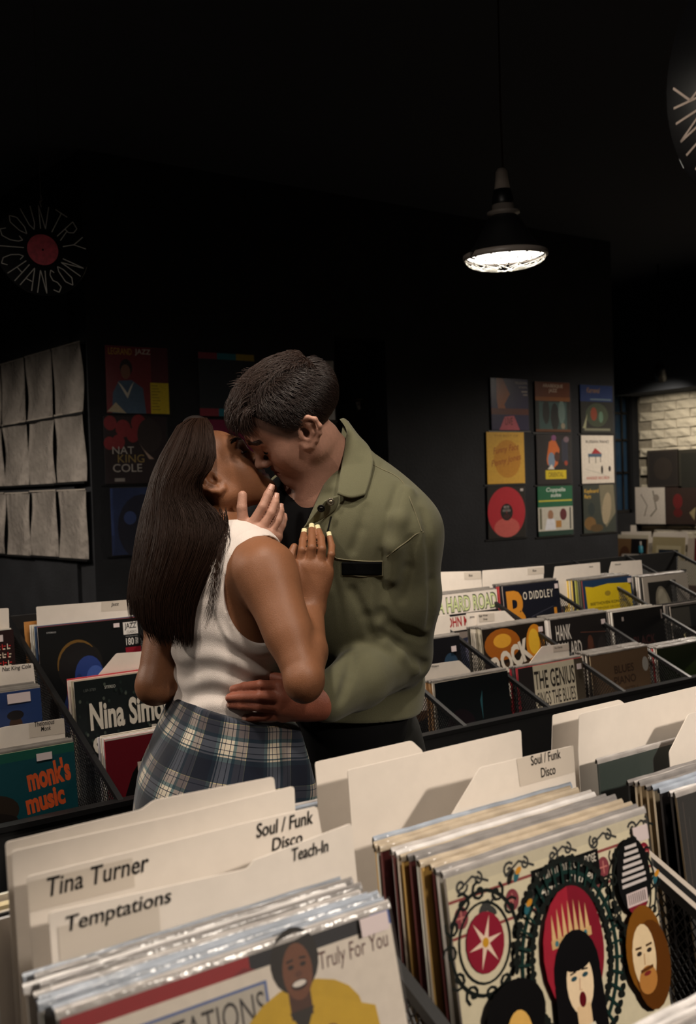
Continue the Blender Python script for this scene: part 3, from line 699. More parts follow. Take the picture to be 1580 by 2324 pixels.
# lower row in front: only a corner shows
T3 = PV(1512, 2352, .50); T3 = (T3[0] - .16, .50, T3[2])
a = Art((60, 90, 140)); a.rect(0, .93, 1, 1, (200, 200, 205))
record(T3, 'record with pale blue top edge at the lower right corner', a, 8.0, 0, (90, 120, 165), (180, 185, 190), ('bag', 'mouth'))
stack(T3, 2, .009, 'record filed behind the pale blue one at the lower right corner', 'records at the lower right corner', 7.5, 6, [(200, 198, 195), (120, 150, 180), (40, 40, 44)], ('mouth',), .004, 41)

# ================================================================== middle ground bins behind the couple: left part
def backrec(px, py, v, label, art, **kw):
    tl = PV(px, py, v); return record(tl, label, art, kw.pop('lean', 6.0), kw.pop('yaw', 0.0), **kw), tl
def rt(px, py, v): p = PV(px, py, v); return (p[0] - LPS, p[1], p[2])      # from the right corner
# row 1
a = Art((13, 14, 16)); a.text('STEREO', .08, .935, .17, .95, (170, 170, 170)); a.rect(.83, .845, .98, .965, (205, 200, 195)); a.text('JAZZ', .845, .885, .965, .955, (20, 20, 22), bold=.02); a.text('CLASSICS', .865, .855, .965, .88, (20, 20, 22))
a.text('180', .85, .74, .93, .81, (200, 196, 190), bold=.01); a.text('GRAM', .945, .745, .975, .81, (190, 186, 180)); a.rect(.84, .65, 1, .72, (120, 20, 34)); a.text('PURE VIRGIN VINYL', .85, .822, .975, .832, (150, 150, 150))
a.ell(.38, .60, .22, .24, (26, 24, 22)); a.ell(.36, .62, .20, .23, (104, 76, 34), a0=40, a1=190); a.ell(.37, .60, .20, .225, (22, 20, 22)); a.ell(.46, .50, .14, .19, (38, 58, 120)); a.ell(.52, .47, .09, .12, (64, 88, 158)); a.ell(.62, .45, .03, .05, (40, 60, 120)); a.ell(.36, .48, .03, .05, (34, 48, 96)); a.poly([(.1, 0), (.7, 0), (.6, .35), (.25, .4)], (24, 36, 72))
_, tj = backrec(85, 1425, 2.90, 'dark record cover with a blue-lit head in profile behind the woman\'s arm', a, col=(20, 20, 22), edge=(150, 145, 140), sticker=(.73, .925, .06, .04))
stack(tj, 6, .011, 'record filed behind the blue profile cover', 'records behind the blue profile cover', 5.5, 4, PAL, None, .005, 51)
card([(82, 1377), (293, 1361), (296, 1402)], 2.935, 'white divider card lettered Jazz on the back bin at left', .16, 4, tape=[(230, 1366), (293, 1361), (295, 1384), (230, 1388)], texts=[('Jazz', (252, 1378), .026, .0135, .15)])
record((tj[0] - .012, 2.985, 1.085), 'tan paper sleeve peeping out left of the Jazz card', None, 4, 0, (176, 120, 60), (196, 140, 80))
tb = rt(30, 1428, 2.90)
a = Art((34, 14, 16)); 
for i in range(7):
    for j in range(8):
        x, y = .66 + .045 * i, .30 + .075 * j
        a.rect(x, y, x + .028, y + .012, (206, 190, 170)); a.rect(x, y, x + .008, y + .05, (206, 190, 170) if (i + j) % 2 else (170, 40, 40)); a.rect(x + .014, y + .026, x + .034, y + .036, (170, 40, 40) if j % 3 else (206, 190, 170))
record(tb, 'record with a red and white maze pattern at the left edge', a, 6, 0, (40, 18, 20), (150, 140, 130), None, sticker=(.80, .90, .10, .06))
stack(tb, 4, .012, 'record filed behind the maze patterned cover', 'records behind the maze patterned cover', 5.5, 4, PAL, None, .005, 52)
card([(-60, 1384), (20, 1380), (21, 1420)], 2.94, 'white divider card at the left edge above the maze pattern', .12, 4)
# row 2
a = Art((20, 26, 27))
for k in range(60): a.ell(random.random(), .45 + .5 * random.random(), .012, .016, random.choice([(40, 52, 48), (30, 40, 38), (70, 78, 70)]), 8)
a.text('STEREO', .27, .905, .37, .93, (190, 190, 180)); a.text('LSP-3789', .08, .90, .19, .925, (90, 95, 92)); a.text('Nina Simone', .12, .56, .97, .80, (206, 198, 184), bold=.035)
a.text('S', .13, .26, .22, .50, (206, 198, 184), bold=.03); a.text('ings', .235, .26, .44, .49, (44, 70, 74), bold=.02); a.text('t', .46, .31, .52, .50, (206, 198, 184), bold=.03); a.text('he', .53, .31, .66, .50, (40, 66, 70), bold=.02); a.text('B', .68, .30, .77, .53, (206, 198, 184), bold=.03); a.text('lues', .785, .30, .99, .53, (40, 66, 70), bold=.02)
_, tn = backrec(167, 1548, 2.64, 'black record cover with tall pale irregular lettering beside the woman\'s elbow', a, col=(30, 32, 32), edge=(190, 180, 170))
stack(tn, 6, .009, 'record filed behind the tall lettered black cover', 'records behind the tall lettered cover', 5.5, 4, [(214, 205, 195), (196, 60, 66), (225, 215, 205), (30, 30, 32), (180, 170, 150)], None, .006, 53)
card([(222, 1533), (264, 1483), (330, 1478), (332, 1530)], 2.705, 'white divider card with a slanted side half hidden by the woman\'s arm', .12, 4)
tb = rt(91, 1560, 2.64)
a = Art((34, 54, 98)); a.ell(.78, .72, .055, .07, (60, 40, 30)); a.ell(.78, .80, .07, .04, (20, 18, 22)); a.poly([(.62, .3), (.96, .3), (.92, .62), (.82, .66), (.72, .64)], (90, 70, 78)); a.poly([(.6, .35), (.74, .55), (.70, .58), (.58, .44)], (130, 60, 40)); a.ell(.2, .5, .2, .3, (26, 42, 80)); a.ell(.5, .6, .12, .2, (40, 62, 108))
record(tb, 'blue record cover with a musician below the singer-named card at left', a, 6, 0, (200, 190, 172), (210, 200, 182), None, sticker=(.72, .90, .19, .08))
stack(tb, 6, .010, 'record filed behind the blue musician cover', 'records behind the blue musician cover', 5.5, 4, [(214, 205, 195), (200, 190, 170), (120, 110, 90)], 'dimmouth', .004, 54)
card([(-90, 1520), (0, 1512), (75, 1505), (80, 1545)], 2.715, 'white divider card with a three-word singer name at the left', .14, 4, texts=[('Nat King Cole', (5, 1527), .077, .0145, .15)])
# row 3
a = Art((96, 20, 30)); a.ell(.62, .36, .50, .58, (16, 15, 16)); a.rect(0, .985, 1, 1, (190, 180, 170)); a.text('JAXX', .22, .28, .95, .78, (196, 184, 172), bold=.03)
_, tx_ = backrec(237, 1679, 2.40, 'dark red record cover with a black disc and bold pale letters', a, col=(170, 34, 54), edge=(190, 40, 60))
stack(tx_, 5, .009, 'record filed behind the dark red cover', 'records behind the dark red cover', 5.5, 4.5, [(220, 212, 205), (190, 185, 190), (30, 30, 40), (205, 195, 180)], None, .004, 55)
tb = rt(167, 1684, 2.40)
a = Art((18, 64, 72)); a.rect(0, .93, 1, 1, (24, 78, 66)); a.text('monk\'s', .62, .70, .955, .89, (196, 82, 40), bold=.045, rot=6); a.text('music', .60, .53, .90, .68, (196, 82, 40), bold=.045, rot=6); a.text('MONK', .16, .81, .36, .90, (214, 204, 180), bold=.03, rot=4)
a.ell(.30, .36, .26, .34, (74, 46, 34)); a.ell(.33, .58, .22, .13, (44, 36, 30)); a.ell(.30, .53, .24, .06, (30, 26, 24), rot=-8); a.line([(.22, .56), (.40, .40), (.50, .34)], .016, (176, 130, 40)); a.ell(.50, .30, .03, .10, (170, 130, 50)); a.poly([(0, 0), (.7, 0), (.62, .1), (.1, .2)], (60, 30, 24)); a.poly([(.84, .0), (.9, 0), (.99, .4), (.97, .42)], (40, 110, 120))
record(tb, 'teal record cover with orange two-line title below the named card at left', a, 6, 0, (30, 80, 80), (150, 160, 130), None, sticker=(.70, .905, .12, .055))
stack(tb, 4, .010, 'record filed behind the teal cover with orange title', 'records behind the teal cover', 5.5, 4.5, [(214, 205, 170), (205, 195, 182)], 'dimmouth', .004, 56)
card([(-80, 1690), (-30, 1662), (8, 1650), (145, 1630), (149, 1682)], 2.465, 'white divider card with a two-line musician name at the left', .14, 4, tape=[(65, 1642), (145, 1630), (148, 1664), (67, 1675)], texts=[('Thelonious', (78, 1650), .050, .0125, .15), ('Monk', (93, 1660), .025, .0115, .15)])
# ================================================================== middle ground bins: right part
# row 1
a = Art((216, 206, 196)); a.rect(0, .0, 1, .70, (120, 110, 104)); a.text('A HARD ROAD', .02, .77, .99, .975, (60, 66, 50), bold=.05); a.text('A HARD ROAD', .035, .785, .975, .96, (196, 206, 150), bold=.01)
a.rect(0, .56, .80, .735, (206, 196, 186)); a.text('JOHN MAYALL', .12, .57, .79, .725, (150, 34, 36), bold=.03); a.rect(.83, .58, .98, .74, (30, 30, 32)); a.rect(.845, .595, .965, .725, (196, 188, 178)); a.text('DECCA', .85, .62, .96, .69, (24, 24, 26), bold=.02); a.poly([(0, 0), (1, 0), (1, .4), (.7, .5), (.3, .45), (0, .3)], (40, 44, 60)); a.ell(.6, .3, .2, .2, (90, 90, 110)); a.rect(.0, .54, 1, .56, (20, 20, 22)); a.rect(.0, .735, 1, .76, (24, 24, 26))
tb = rt(1127, 1337, 2.85)
record(tb, 'record cover with two bands of big lettering just right of the man', a, 5.5, 0, (60, 58, 60), (205, 195, 185))
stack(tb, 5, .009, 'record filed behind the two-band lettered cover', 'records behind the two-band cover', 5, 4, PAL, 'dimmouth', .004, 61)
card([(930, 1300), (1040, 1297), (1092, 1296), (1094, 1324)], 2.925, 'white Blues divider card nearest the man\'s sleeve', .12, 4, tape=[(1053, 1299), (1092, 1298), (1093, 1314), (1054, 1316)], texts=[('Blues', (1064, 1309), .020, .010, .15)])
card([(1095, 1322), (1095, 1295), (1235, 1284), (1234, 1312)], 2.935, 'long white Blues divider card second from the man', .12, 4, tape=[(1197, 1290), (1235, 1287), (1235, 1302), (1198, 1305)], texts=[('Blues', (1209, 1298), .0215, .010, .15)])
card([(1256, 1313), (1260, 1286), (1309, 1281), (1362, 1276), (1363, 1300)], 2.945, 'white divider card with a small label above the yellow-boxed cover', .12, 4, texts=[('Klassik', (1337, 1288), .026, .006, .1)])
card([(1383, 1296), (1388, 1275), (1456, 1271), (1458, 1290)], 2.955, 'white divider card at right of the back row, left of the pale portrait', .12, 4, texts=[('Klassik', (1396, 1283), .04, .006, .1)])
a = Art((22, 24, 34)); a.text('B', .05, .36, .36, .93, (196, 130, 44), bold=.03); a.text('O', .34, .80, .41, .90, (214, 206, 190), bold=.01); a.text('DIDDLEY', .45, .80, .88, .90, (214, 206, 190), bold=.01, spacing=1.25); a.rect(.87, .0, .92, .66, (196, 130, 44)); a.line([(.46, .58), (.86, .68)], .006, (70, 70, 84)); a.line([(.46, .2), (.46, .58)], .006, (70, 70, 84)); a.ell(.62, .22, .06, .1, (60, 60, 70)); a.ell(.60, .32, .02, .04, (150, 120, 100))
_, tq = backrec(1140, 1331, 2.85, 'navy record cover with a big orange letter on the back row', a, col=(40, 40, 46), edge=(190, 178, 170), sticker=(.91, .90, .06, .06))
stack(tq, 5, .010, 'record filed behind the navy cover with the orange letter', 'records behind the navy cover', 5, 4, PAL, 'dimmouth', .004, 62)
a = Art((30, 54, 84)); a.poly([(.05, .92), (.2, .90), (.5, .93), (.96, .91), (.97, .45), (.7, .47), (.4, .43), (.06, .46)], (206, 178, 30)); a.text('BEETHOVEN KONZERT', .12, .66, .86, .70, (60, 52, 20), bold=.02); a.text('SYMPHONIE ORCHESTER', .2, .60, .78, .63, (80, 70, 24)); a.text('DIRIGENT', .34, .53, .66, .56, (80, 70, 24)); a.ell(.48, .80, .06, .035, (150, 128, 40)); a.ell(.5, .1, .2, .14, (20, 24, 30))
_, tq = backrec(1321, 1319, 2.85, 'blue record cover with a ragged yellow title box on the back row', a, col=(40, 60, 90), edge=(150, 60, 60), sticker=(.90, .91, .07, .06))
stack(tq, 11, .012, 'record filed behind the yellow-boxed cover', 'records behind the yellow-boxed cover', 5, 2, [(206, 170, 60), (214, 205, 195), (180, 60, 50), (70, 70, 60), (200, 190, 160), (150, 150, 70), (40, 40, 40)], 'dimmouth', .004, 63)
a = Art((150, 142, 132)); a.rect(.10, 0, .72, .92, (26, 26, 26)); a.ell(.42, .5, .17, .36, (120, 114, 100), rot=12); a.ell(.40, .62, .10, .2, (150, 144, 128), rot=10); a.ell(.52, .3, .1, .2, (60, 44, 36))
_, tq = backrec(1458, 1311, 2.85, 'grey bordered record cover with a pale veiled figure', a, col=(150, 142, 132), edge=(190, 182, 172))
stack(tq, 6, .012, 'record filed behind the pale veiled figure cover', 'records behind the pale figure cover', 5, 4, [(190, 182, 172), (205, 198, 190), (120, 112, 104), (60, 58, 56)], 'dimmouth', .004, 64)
# row 2
a = Art((20, 20, 24)); a.ell(.75, .4, .25, .3, (24, 40, 66)); a.ell(.3, .35, .25, .2, (70, 46, 30)); a.ell(.85, .7, .1, .12, (40, 60, 80))
tb = rt(1042, 1441, 2.62)
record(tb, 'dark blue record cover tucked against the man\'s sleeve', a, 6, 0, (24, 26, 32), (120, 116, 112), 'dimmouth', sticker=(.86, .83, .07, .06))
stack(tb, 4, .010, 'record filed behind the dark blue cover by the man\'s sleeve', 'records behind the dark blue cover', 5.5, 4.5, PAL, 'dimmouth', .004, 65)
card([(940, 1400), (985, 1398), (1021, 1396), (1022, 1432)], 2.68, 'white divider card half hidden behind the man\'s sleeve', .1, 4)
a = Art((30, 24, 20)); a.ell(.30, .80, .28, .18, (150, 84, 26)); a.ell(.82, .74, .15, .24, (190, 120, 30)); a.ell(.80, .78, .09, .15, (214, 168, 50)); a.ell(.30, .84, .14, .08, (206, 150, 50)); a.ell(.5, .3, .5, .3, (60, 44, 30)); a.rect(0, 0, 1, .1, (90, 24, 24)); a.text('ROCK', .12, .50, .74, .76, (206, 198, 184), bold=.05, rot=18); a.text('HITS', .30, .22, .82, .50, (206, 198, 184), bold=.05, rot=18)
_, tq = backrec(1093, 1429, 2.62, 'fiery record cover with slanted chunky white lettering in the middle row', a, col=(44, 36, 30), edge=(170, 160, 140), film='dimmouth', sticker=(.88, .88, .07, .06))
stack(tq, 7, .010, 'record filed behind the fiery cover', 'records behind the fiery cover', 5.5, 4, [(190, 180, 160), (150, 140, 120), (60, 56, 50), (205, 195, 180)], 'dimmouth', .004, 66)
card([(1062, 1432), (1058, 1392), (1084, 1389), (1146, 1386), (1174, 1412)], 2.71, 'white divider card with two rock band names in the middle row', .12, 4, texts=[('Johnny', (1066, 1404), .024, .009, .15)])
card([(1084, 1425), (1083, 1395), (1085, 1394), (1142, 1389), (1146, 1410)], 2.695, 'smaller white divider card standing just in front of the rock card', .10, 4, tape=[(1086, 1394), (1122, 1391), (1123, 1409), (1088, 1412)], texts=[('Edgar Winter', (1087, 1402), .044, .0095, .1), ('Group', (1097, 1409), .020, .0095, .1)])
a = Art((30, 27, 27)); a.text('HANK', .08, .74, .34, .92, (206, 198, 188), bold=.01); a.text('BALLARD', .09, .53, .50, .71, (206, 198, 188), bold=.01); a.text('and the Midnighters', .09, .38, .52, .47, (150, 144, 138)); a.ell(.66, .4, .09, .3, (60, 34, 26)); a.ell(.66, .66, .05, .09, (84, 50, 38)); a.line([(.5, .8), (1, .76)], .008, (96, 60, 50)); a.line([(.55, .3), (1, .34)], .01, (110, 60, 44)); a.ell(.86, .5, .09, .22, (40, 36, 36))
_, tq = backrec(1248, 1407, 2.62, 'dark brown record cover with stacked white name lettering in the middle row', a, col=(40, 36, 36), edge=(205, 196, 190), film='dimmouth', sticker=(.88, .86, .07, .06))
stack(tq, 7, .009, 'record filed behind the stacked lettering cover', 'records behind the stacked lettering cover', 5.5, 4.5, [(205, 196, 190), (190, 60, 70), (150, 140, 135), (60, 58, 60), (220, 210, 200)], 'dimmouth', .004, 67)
a = Art((16, 16, 18)); a.text('BLACK', .35, .54, .78, .66, (60, 34, 34), bold=.02); a.rect(.16, .88, .20, .93, (150, 140, 136)); a.rect(.93, .84, .96, .96, (130, 120, 116))
_, tq = backrec(1390, 1391, 2.62, 'near black record cover with dim red lettering in the middle row', a, col=(24, 24, 26), edge=(150, 140, 130))
stack(tq, 8, .009, 'record filed behind the near black cover', 'records behind the near black cover', 5.5, 4.5, [(205, 196, 186), (180, 172, 164), (110, 104, 100), (214, 206, 196)], None, .004, 68)
a = Art((20, 21, 22)); a.rect(.0, .70, .40, .97, (70, 68, 64)); a.rect(.4, .7, 1, .97, (34, 38, 40)); a.ell(.24, .58, .02, .05, (206, 196, 150))
_, tq = backrec(1521, 1377, 2.62, 'charcoal record cover with a grey upper block at the right edge', a, col=(30, 30, 32), edge=(170, 160, 150))
stack(tq, 8, .011, 'record filed behind the charcoal cover at the right edge', 'records behind the charcoal cover', 5.5, 4.5, [(205, 196, 186), (190, 180, 172), (60, 58, 56)], None, .004, 69)
# row 3
a = Art((15, 18, 20)); a.poly([(.58, .75), (.62, .85), (.60, .55)], (40, 76, 84)); 
for k in range(6): a.poly([(.62 + .05 * k, .08), (.635 + .05 * k, .42 - .03 * abs(k - 3)), (.65 + .05 * k, .06)], (34, 66, 78))
a.text('ROCK', .1, .05, .3, .14, (70, 58, 30), bold=.02); a.rect(.9, .3, .97, .32, (110, 50, 34)); a.ell(.3, .5, .2, .2, (24, 18, 22))
_, tq = backrec(986, 1551, 2.40, 'dark teal record cover in the front row beside the man\'s elbow', a, col=(22, 24, 26), edge=(140, 130, 120))
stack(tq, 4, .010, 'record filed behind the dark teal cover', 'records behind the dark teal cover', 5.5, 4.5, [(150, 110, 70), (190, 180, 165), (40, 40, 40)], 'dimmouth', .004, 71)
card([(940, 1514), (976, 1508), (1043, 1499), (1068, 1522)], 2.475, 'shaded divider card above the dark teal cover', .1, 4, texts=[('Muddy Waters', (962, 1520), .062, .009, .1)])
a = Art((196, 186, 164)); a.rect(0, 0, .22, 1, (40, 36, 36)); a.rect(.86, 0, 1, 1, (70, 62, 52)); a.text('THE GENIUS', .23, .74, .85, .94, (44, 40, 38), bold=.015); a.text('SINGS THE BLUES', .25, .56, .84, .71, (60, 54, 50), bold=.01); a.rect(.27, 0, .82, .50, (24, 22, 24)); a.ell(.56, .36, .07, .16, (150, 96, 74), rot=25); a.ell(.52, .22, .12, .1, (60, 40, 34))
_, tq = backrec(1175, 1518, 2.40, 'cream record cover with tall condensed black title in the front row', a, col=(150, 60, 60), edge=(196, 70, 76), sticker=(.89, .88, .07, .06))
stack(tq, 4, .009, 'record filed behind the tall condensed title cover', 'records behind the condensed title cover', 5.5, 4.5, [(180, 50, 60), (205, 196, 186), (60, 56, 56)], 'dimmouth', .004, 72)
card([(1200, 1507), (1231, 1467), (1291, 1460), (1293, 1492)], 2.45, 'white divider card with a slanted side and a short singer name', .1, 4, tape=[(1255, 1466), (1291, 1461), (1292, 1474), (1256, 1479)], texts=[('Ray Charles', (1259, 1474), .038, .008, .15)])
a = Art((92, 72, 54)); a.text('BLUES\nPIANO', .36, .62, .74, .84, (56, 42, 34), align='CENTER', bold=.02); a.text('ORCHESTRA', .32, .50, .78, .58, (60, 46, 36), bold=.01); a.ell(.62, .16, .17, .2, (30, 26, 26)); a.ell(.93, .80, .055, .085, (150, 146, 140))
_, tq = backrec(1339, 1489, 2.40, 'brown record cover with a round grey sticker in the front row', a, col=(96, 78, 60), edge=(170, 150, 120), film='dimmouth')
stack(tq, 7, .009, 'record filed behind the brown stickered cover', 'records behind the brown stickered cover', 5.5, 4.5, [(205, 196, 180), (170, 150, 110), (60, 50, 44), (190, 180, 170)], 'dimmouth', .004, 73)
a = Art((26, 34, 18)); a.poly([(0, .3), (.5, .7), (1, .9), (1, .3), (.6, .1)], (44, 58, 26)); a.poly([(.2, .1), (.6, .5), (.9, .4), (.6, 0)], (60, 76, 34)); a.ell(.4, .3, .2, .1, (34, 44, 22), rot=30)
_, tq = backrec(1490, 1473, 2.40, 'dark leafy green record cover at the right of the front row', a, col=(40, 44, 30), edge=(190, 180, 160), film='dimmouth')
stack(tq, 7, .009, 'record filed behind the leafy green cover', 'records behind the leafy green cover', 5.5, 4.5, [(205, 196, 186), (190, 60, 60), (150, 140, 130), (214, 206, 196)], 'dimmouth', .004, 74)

# ================================================================== covers hung on the black walls
M_WFILM = film_mat('display_sleeve_film', .10, .015, .06, wrinkle=.004, wscale=9)
def wallrec(u, ztop, label, a, tilt=0.0, film=True):
    o = link_mesh('display_record', sleeve_mesh((24, 22, 22), None, .005)); o.location = (u, VB - .012, ztop - LPS); o.rotation_euler = (0, R(tilt), 0)
    tag(o, label, 'record cover'); a.build(o, m=M_WALLPRINT)
    if film:
        n = 6; rn = random.Random(int(u * 1000 + ztop * 100)); ph = [rn.uniform(0, 6) for _ in range(4)]
        vs = [(-.003 + .321 * i / n, -.005 - .004 * math.sin(ph[0] + i * 1.1) * math.sin(ph[1] + j * 1.3) - .002, -.003 + .322 * j / n) for i in range(n + 1) for j in range(n + 1)]
        fs = [(i * (n + 1) + j, (i + 1) * (n + 1) + j, (i + 1) * (n + 1) + j + 1, i * (n + 1) + j + 1) for i in range(n) for j in range(n)]
        me = pymesh('outer_sleeve', vs, fs, True); me.materials.append(M_WFILM); link_mesh('outer_sleeve', me, None, o)
    b = MB(); b.box((-.02, .0052, -.012), (LPS + .02, .012, -.004)); b.build('ledge', M_BLACKMETAL, o)
    return o
a = Art((122, 49, 54)); a.text('LEGRAND', .05, .87, .42, .97, (190, 148, 62), bold=.01); a.text('JAZZ', .47, .87, .72, .97, (206, 195, 182), bold=.01); a.rect(.72, .47, 1, .99, (89, 43, 49)); a.rect(.70, 0, 1, .47, (206, 182, 46))
for k in range(9): a.rect(.72, .42 - .045 * k, .82 + .02 * (k % 3), .43 - .045 * k, (126, 110, 40))
a.ell(.32, .68, .10, .13, (54, 43, 43)); a.ell(.31, .62, .075, .11, (129, 89, 71)); a.poly([(.08, 0), (.62, 0), (.58, .38), (.40, .50), (.20, .48), (.10, .30)], (78, 100, 122)); a.poly([(.18, .47), (.33, .22), (.44, .48), (.38, .40), (.33, .3), (.24, .42)], (206, 198, 182)); a.poly([(.0, .02), (.14, .16), (.30, .0)], (190, 174, 144))
wallrec(1.757, 2.156, 'dark red display cover with a man in a denim jacket and yellow panel', a)
a = Art((46, 37, 40)); 
for (x, y, r) in ((.1, .9, .1), (.3, .82, .12), (.22, .62, .1), (.08, .6, .09), (.45, .72, .1), (.55, .9, .12)): a.ell(x, y, r, r * 1.1, (139, 49, 54))
a.ell(.72, .72, .2, .26, (54, 46, 46)); a.poly([(.55, .6), (.62, .5), (.78, .36), (.7, .36)], (174, 148, 133)); a.text('NAT', .12, .44, .46, .55, (190, 182, 174)); a.text('KING', .20, .31, .62, .43, (156, 133, 78)); a.text('COLE', .12, .17, .58, .29, (190, 182, 174)); a.rect(.14, .03, .30, .08, (156, 149, 144))
wallrec(1.738, 1.826, 'display cover with red roses and three stacked words, left of the woman', a)
a = Art((40, 54, 92)); a.ell(.5, .4, .4, .5, (28, 31, 49)); a.ell(.3, .55, .1, .1, (54, 71, 120)); a.rect(0, .3, .04, 1, (49, 67, 114))
wallrec(1.757, 1.49, 'deep blue display cover half hidden by the woman\'s hair', a)
a = Art((49, 54, 59)); a.rect(0, .90, .33, 1, (148, 67, 78)); a.rect(.33, .90, .67, 1, (49, 126, 141)); a.rect(.67, .90, 1, 1, (174, 148, 54)); a.rect(0, 0, .33, .12, (148, 59, 71)); a.rect(.33, 0, .67, .12, (46, 122, 139)); a.rect(.67, 0, 1, .12, (165, 139, 54))
wallrec(2.236, 2.150, 'black display cover with coloured blocks along top and bottom', a)
a = Art((133, 43, 76)); a.ell(.5, .5, .3, .3, (89, 31, 49)); wallrec(2.246, 1.818, 'wine red display cover just above the woman\'s forehead', a)
a = Art((190, 185, 179)); a.text('NAPOLITAN', .38, .90, .66, .95, (148, 78, 89)); a.line([(.5, .85), (.62, .60), (.72, .8), (.8, .5), (.9, .75)], .02, (89, 89, 89)); a.line([(.3, .4), (.5, .3), (.7, .42), (.9, .2)], .03, (114, 110, 108)); a.ell(.6, .2, .2, .12, (89, 87, 85))
wallrec(2.727, 2.142, 'white display cover with loose black drawing behind the man\'s head', a)
# nine covers on the right
a = Art((36, 32, 66)); a.poly([(.15, 1), (.32, 1), (.5, .7), (.35, .5), (.42, .3), (.2, .3), (.15, .6)], (150, 84, 40)); a.poly([(.2, 0), (.75, 0), (.6, .28), (.35, .26)], (170, 80, 90)); a.rect(.0, .3, 1, .42, (90, 44, 34)); a.text('LIVE', .36, .10, .56, .24, (70, 24, 30)); a.text('PHILADELPHIA', .66, .9, .98, .95, (170, 160, 150)); a.text('ORCHESTRA', .74, .82, .98, .86, (160, 150, 140)); a.rect(.82, .74, .98, .77, (150, 140, 130)); a.rect(.86, .68, .98, .71, (140, 130, 120))
wallrec(4.190, 2.098, 'purple and orange display cover, top left of the nine', a)
a = Art((28, 34, 34)); a.rect(0, .66, 1, 1, (92, 46, 22)); a.text('ARABESQUE\nJAZZ', .22, .78, .8, .96, (170, 150, 130), align='CENTER', bold=.02); a.rect(.1, .05, .9, .60, (50, 74, 72)); a.ell(.3, .4, .1, .25, (24, 30, 30)); a.ell(.55, .3, .12, .28, (20, 26, 28)); a.ell(.75, .4, .1, .24, (90, 110, 104)); a.rect(0, .62, 1, .70, (120, 70, 30)); a.rect(0, 0, 1, .05, (90, 50, 24)); a.ell(.78, .12, .06, .06, (130, 120, 100))
wallrec(4.566, 2.090, 'display cover with a brown title band over figures, top middle of the nine', a)
a = Art((20, 24, 24)); a.rect(0, .66, 1, 1, (20, 44, 92)); a.text('Karneval', .2, .84, .6, .95, (150, 110, 40), shear=.2); a.rect(.3, .69, .95, .72, (90, 110, 120)); a.ell(.5, .38, .35, .25, (50, 60, 44)); a.ell(.4, .4, .1, .14, (120, 50, 30)); a.ell(.62, .34, .07, .12, (80, 110, 90)); a.rect(.1, .05, .9, .10, (110, 110, 90)); a.poly([(.05, .1), (.15, .1), (.2, .4)], (140, 140, 110))
wallrec(4.980, 2.084, 'display cover with a blue title band, top right of the nine', a)
a = Art((206, 160, 62)); a.ell(.54, .48, .36, .37, (190, 132, 44)); a.text('Funny Face', .16, .58, .86, .74, (140, 60, 30), shear=.35, rot=8); a.text('Penny Jones', .10, .36, .92, .52, (140, 60, 30), shear=.35, rot=10); a.text('THE BEST OF', .2, .91, .85, .95, (150, 104, 40))
wallrec(4.143, 1.770, 'mustard yellow display cover with a round script title', a)
a = Art((30, 28, 32)); a.poly([(.28, .5), (.36, .85), (.52, .92), (.66, .7), (.6, .4), (.45, .3), (.3, .4)], (190, 96, 44)); a.ell(.50, .93, .07, .06, (120, 70, 110)); a.ell(.42, .48, .1, .16, (110, 130, 150)); a.ell(.58, .55, .08, .1, (70, 40, 34)); a.rect(.24, .10, .84, .28, (200, 176, 30)); a.text('ORIENTAL', .32, .14, .76, .24, (120, 100, 20), bold=.02); a.poly([(.3, .3), (.5, .3), (.42, .4)], (206, 200, 190)); a.rect(.72, .45, .9, .9, (40, 44, 60)); a.ell(.84, .42, .05, .05, (150, 60, 44)); a.ell(.86, .9, .08, .06, (110, 90, 100))
wallrec(4.566, 1.758, 'dark display cover with an orange seated figure and yellow tag', a)
a = Art((206, 196, 182)); a.text('RUSSIAN PIANO', .14, .84, .86, .90, (60, 56, 56), bold=.02); a.rect(.20, .55, .62, .62, (70, 90, 110)); a.poly([(.30, .62), (.42, .74), (.62, .62)], (150, 36, 40)); a.rect(.22, .42, .24, .55, (50, 46, 46)); a.rect(.42, .42, .44, .55, (50, 46, 46)); a.rect(.57, .44, .59, .55, (50, 46, 46)); a.ell(.62, .28, .035, .09, (40, 36, 36)); a.ell(.86, .30, .04, .06, (50, 44, 46)); a.text('KINGSIZE RECORDS', .14, .08, .84, .14, (170, 70, 60), bold=.02); a.line([(.1, .3), (.5, .22), (.9, .1)], .006, (130, 130, 120))
wallrec(4.978, 1.754, 'white display cover with a small red grand piano', a)
a = Art((26, 24, 24)); a.ell(.5, .5, .50, .49, (176, 34, 48), 40); a.ell(.5, .2, .34, .19, (196, 90, 84)); a.ell(.5, .5, .165, .165, (22, 20, 22)); a.text('PETE', .43, .57, .57, .62, (190, 180, 176)); a.text('RECORDS', .40, .51, .60, .55, (190, 180, 176)); a.ell(.5, .42, .09, .05, (60, 24, 28)); a.ell(.5, .5, .02, .02, (120, 60, 60)); a.rect(.88, .9, .96, .95, (190, 180, 176))
wallrec(4.137, 1.438, 'display cover with a large red vinyl disc', a)
a = Art((20, 92, 62)); a.rect(0, 0, 1, .10, (16, 54, 44)); a.rect(0, .10, 1, .58, (190, 184, 170)); a.text('Coppelia\nsuite', .24, .78, .80, .97, (196, 206, 196), align='CENTER', shear=.15, bold=.02); a.rect(.02, .69, .98, .72, (190, 180, 60)); a.ell(.35, .42, .08, .1, (150, 110, 84)); a.poly([(.18, .12), (.5, .12), (.46, .34), (.24, .34)], (214, 214, 220)); a.ell(.72, .42, .1, .12, (90, 34, 40)); a.rect(.5, .16, .66, .3, (170, 120, 60)); a.rect(.04, .14, .1, .56, (90, 90, 70)); a.rect(.9, .12, .95, .56, (90, 90, 84))
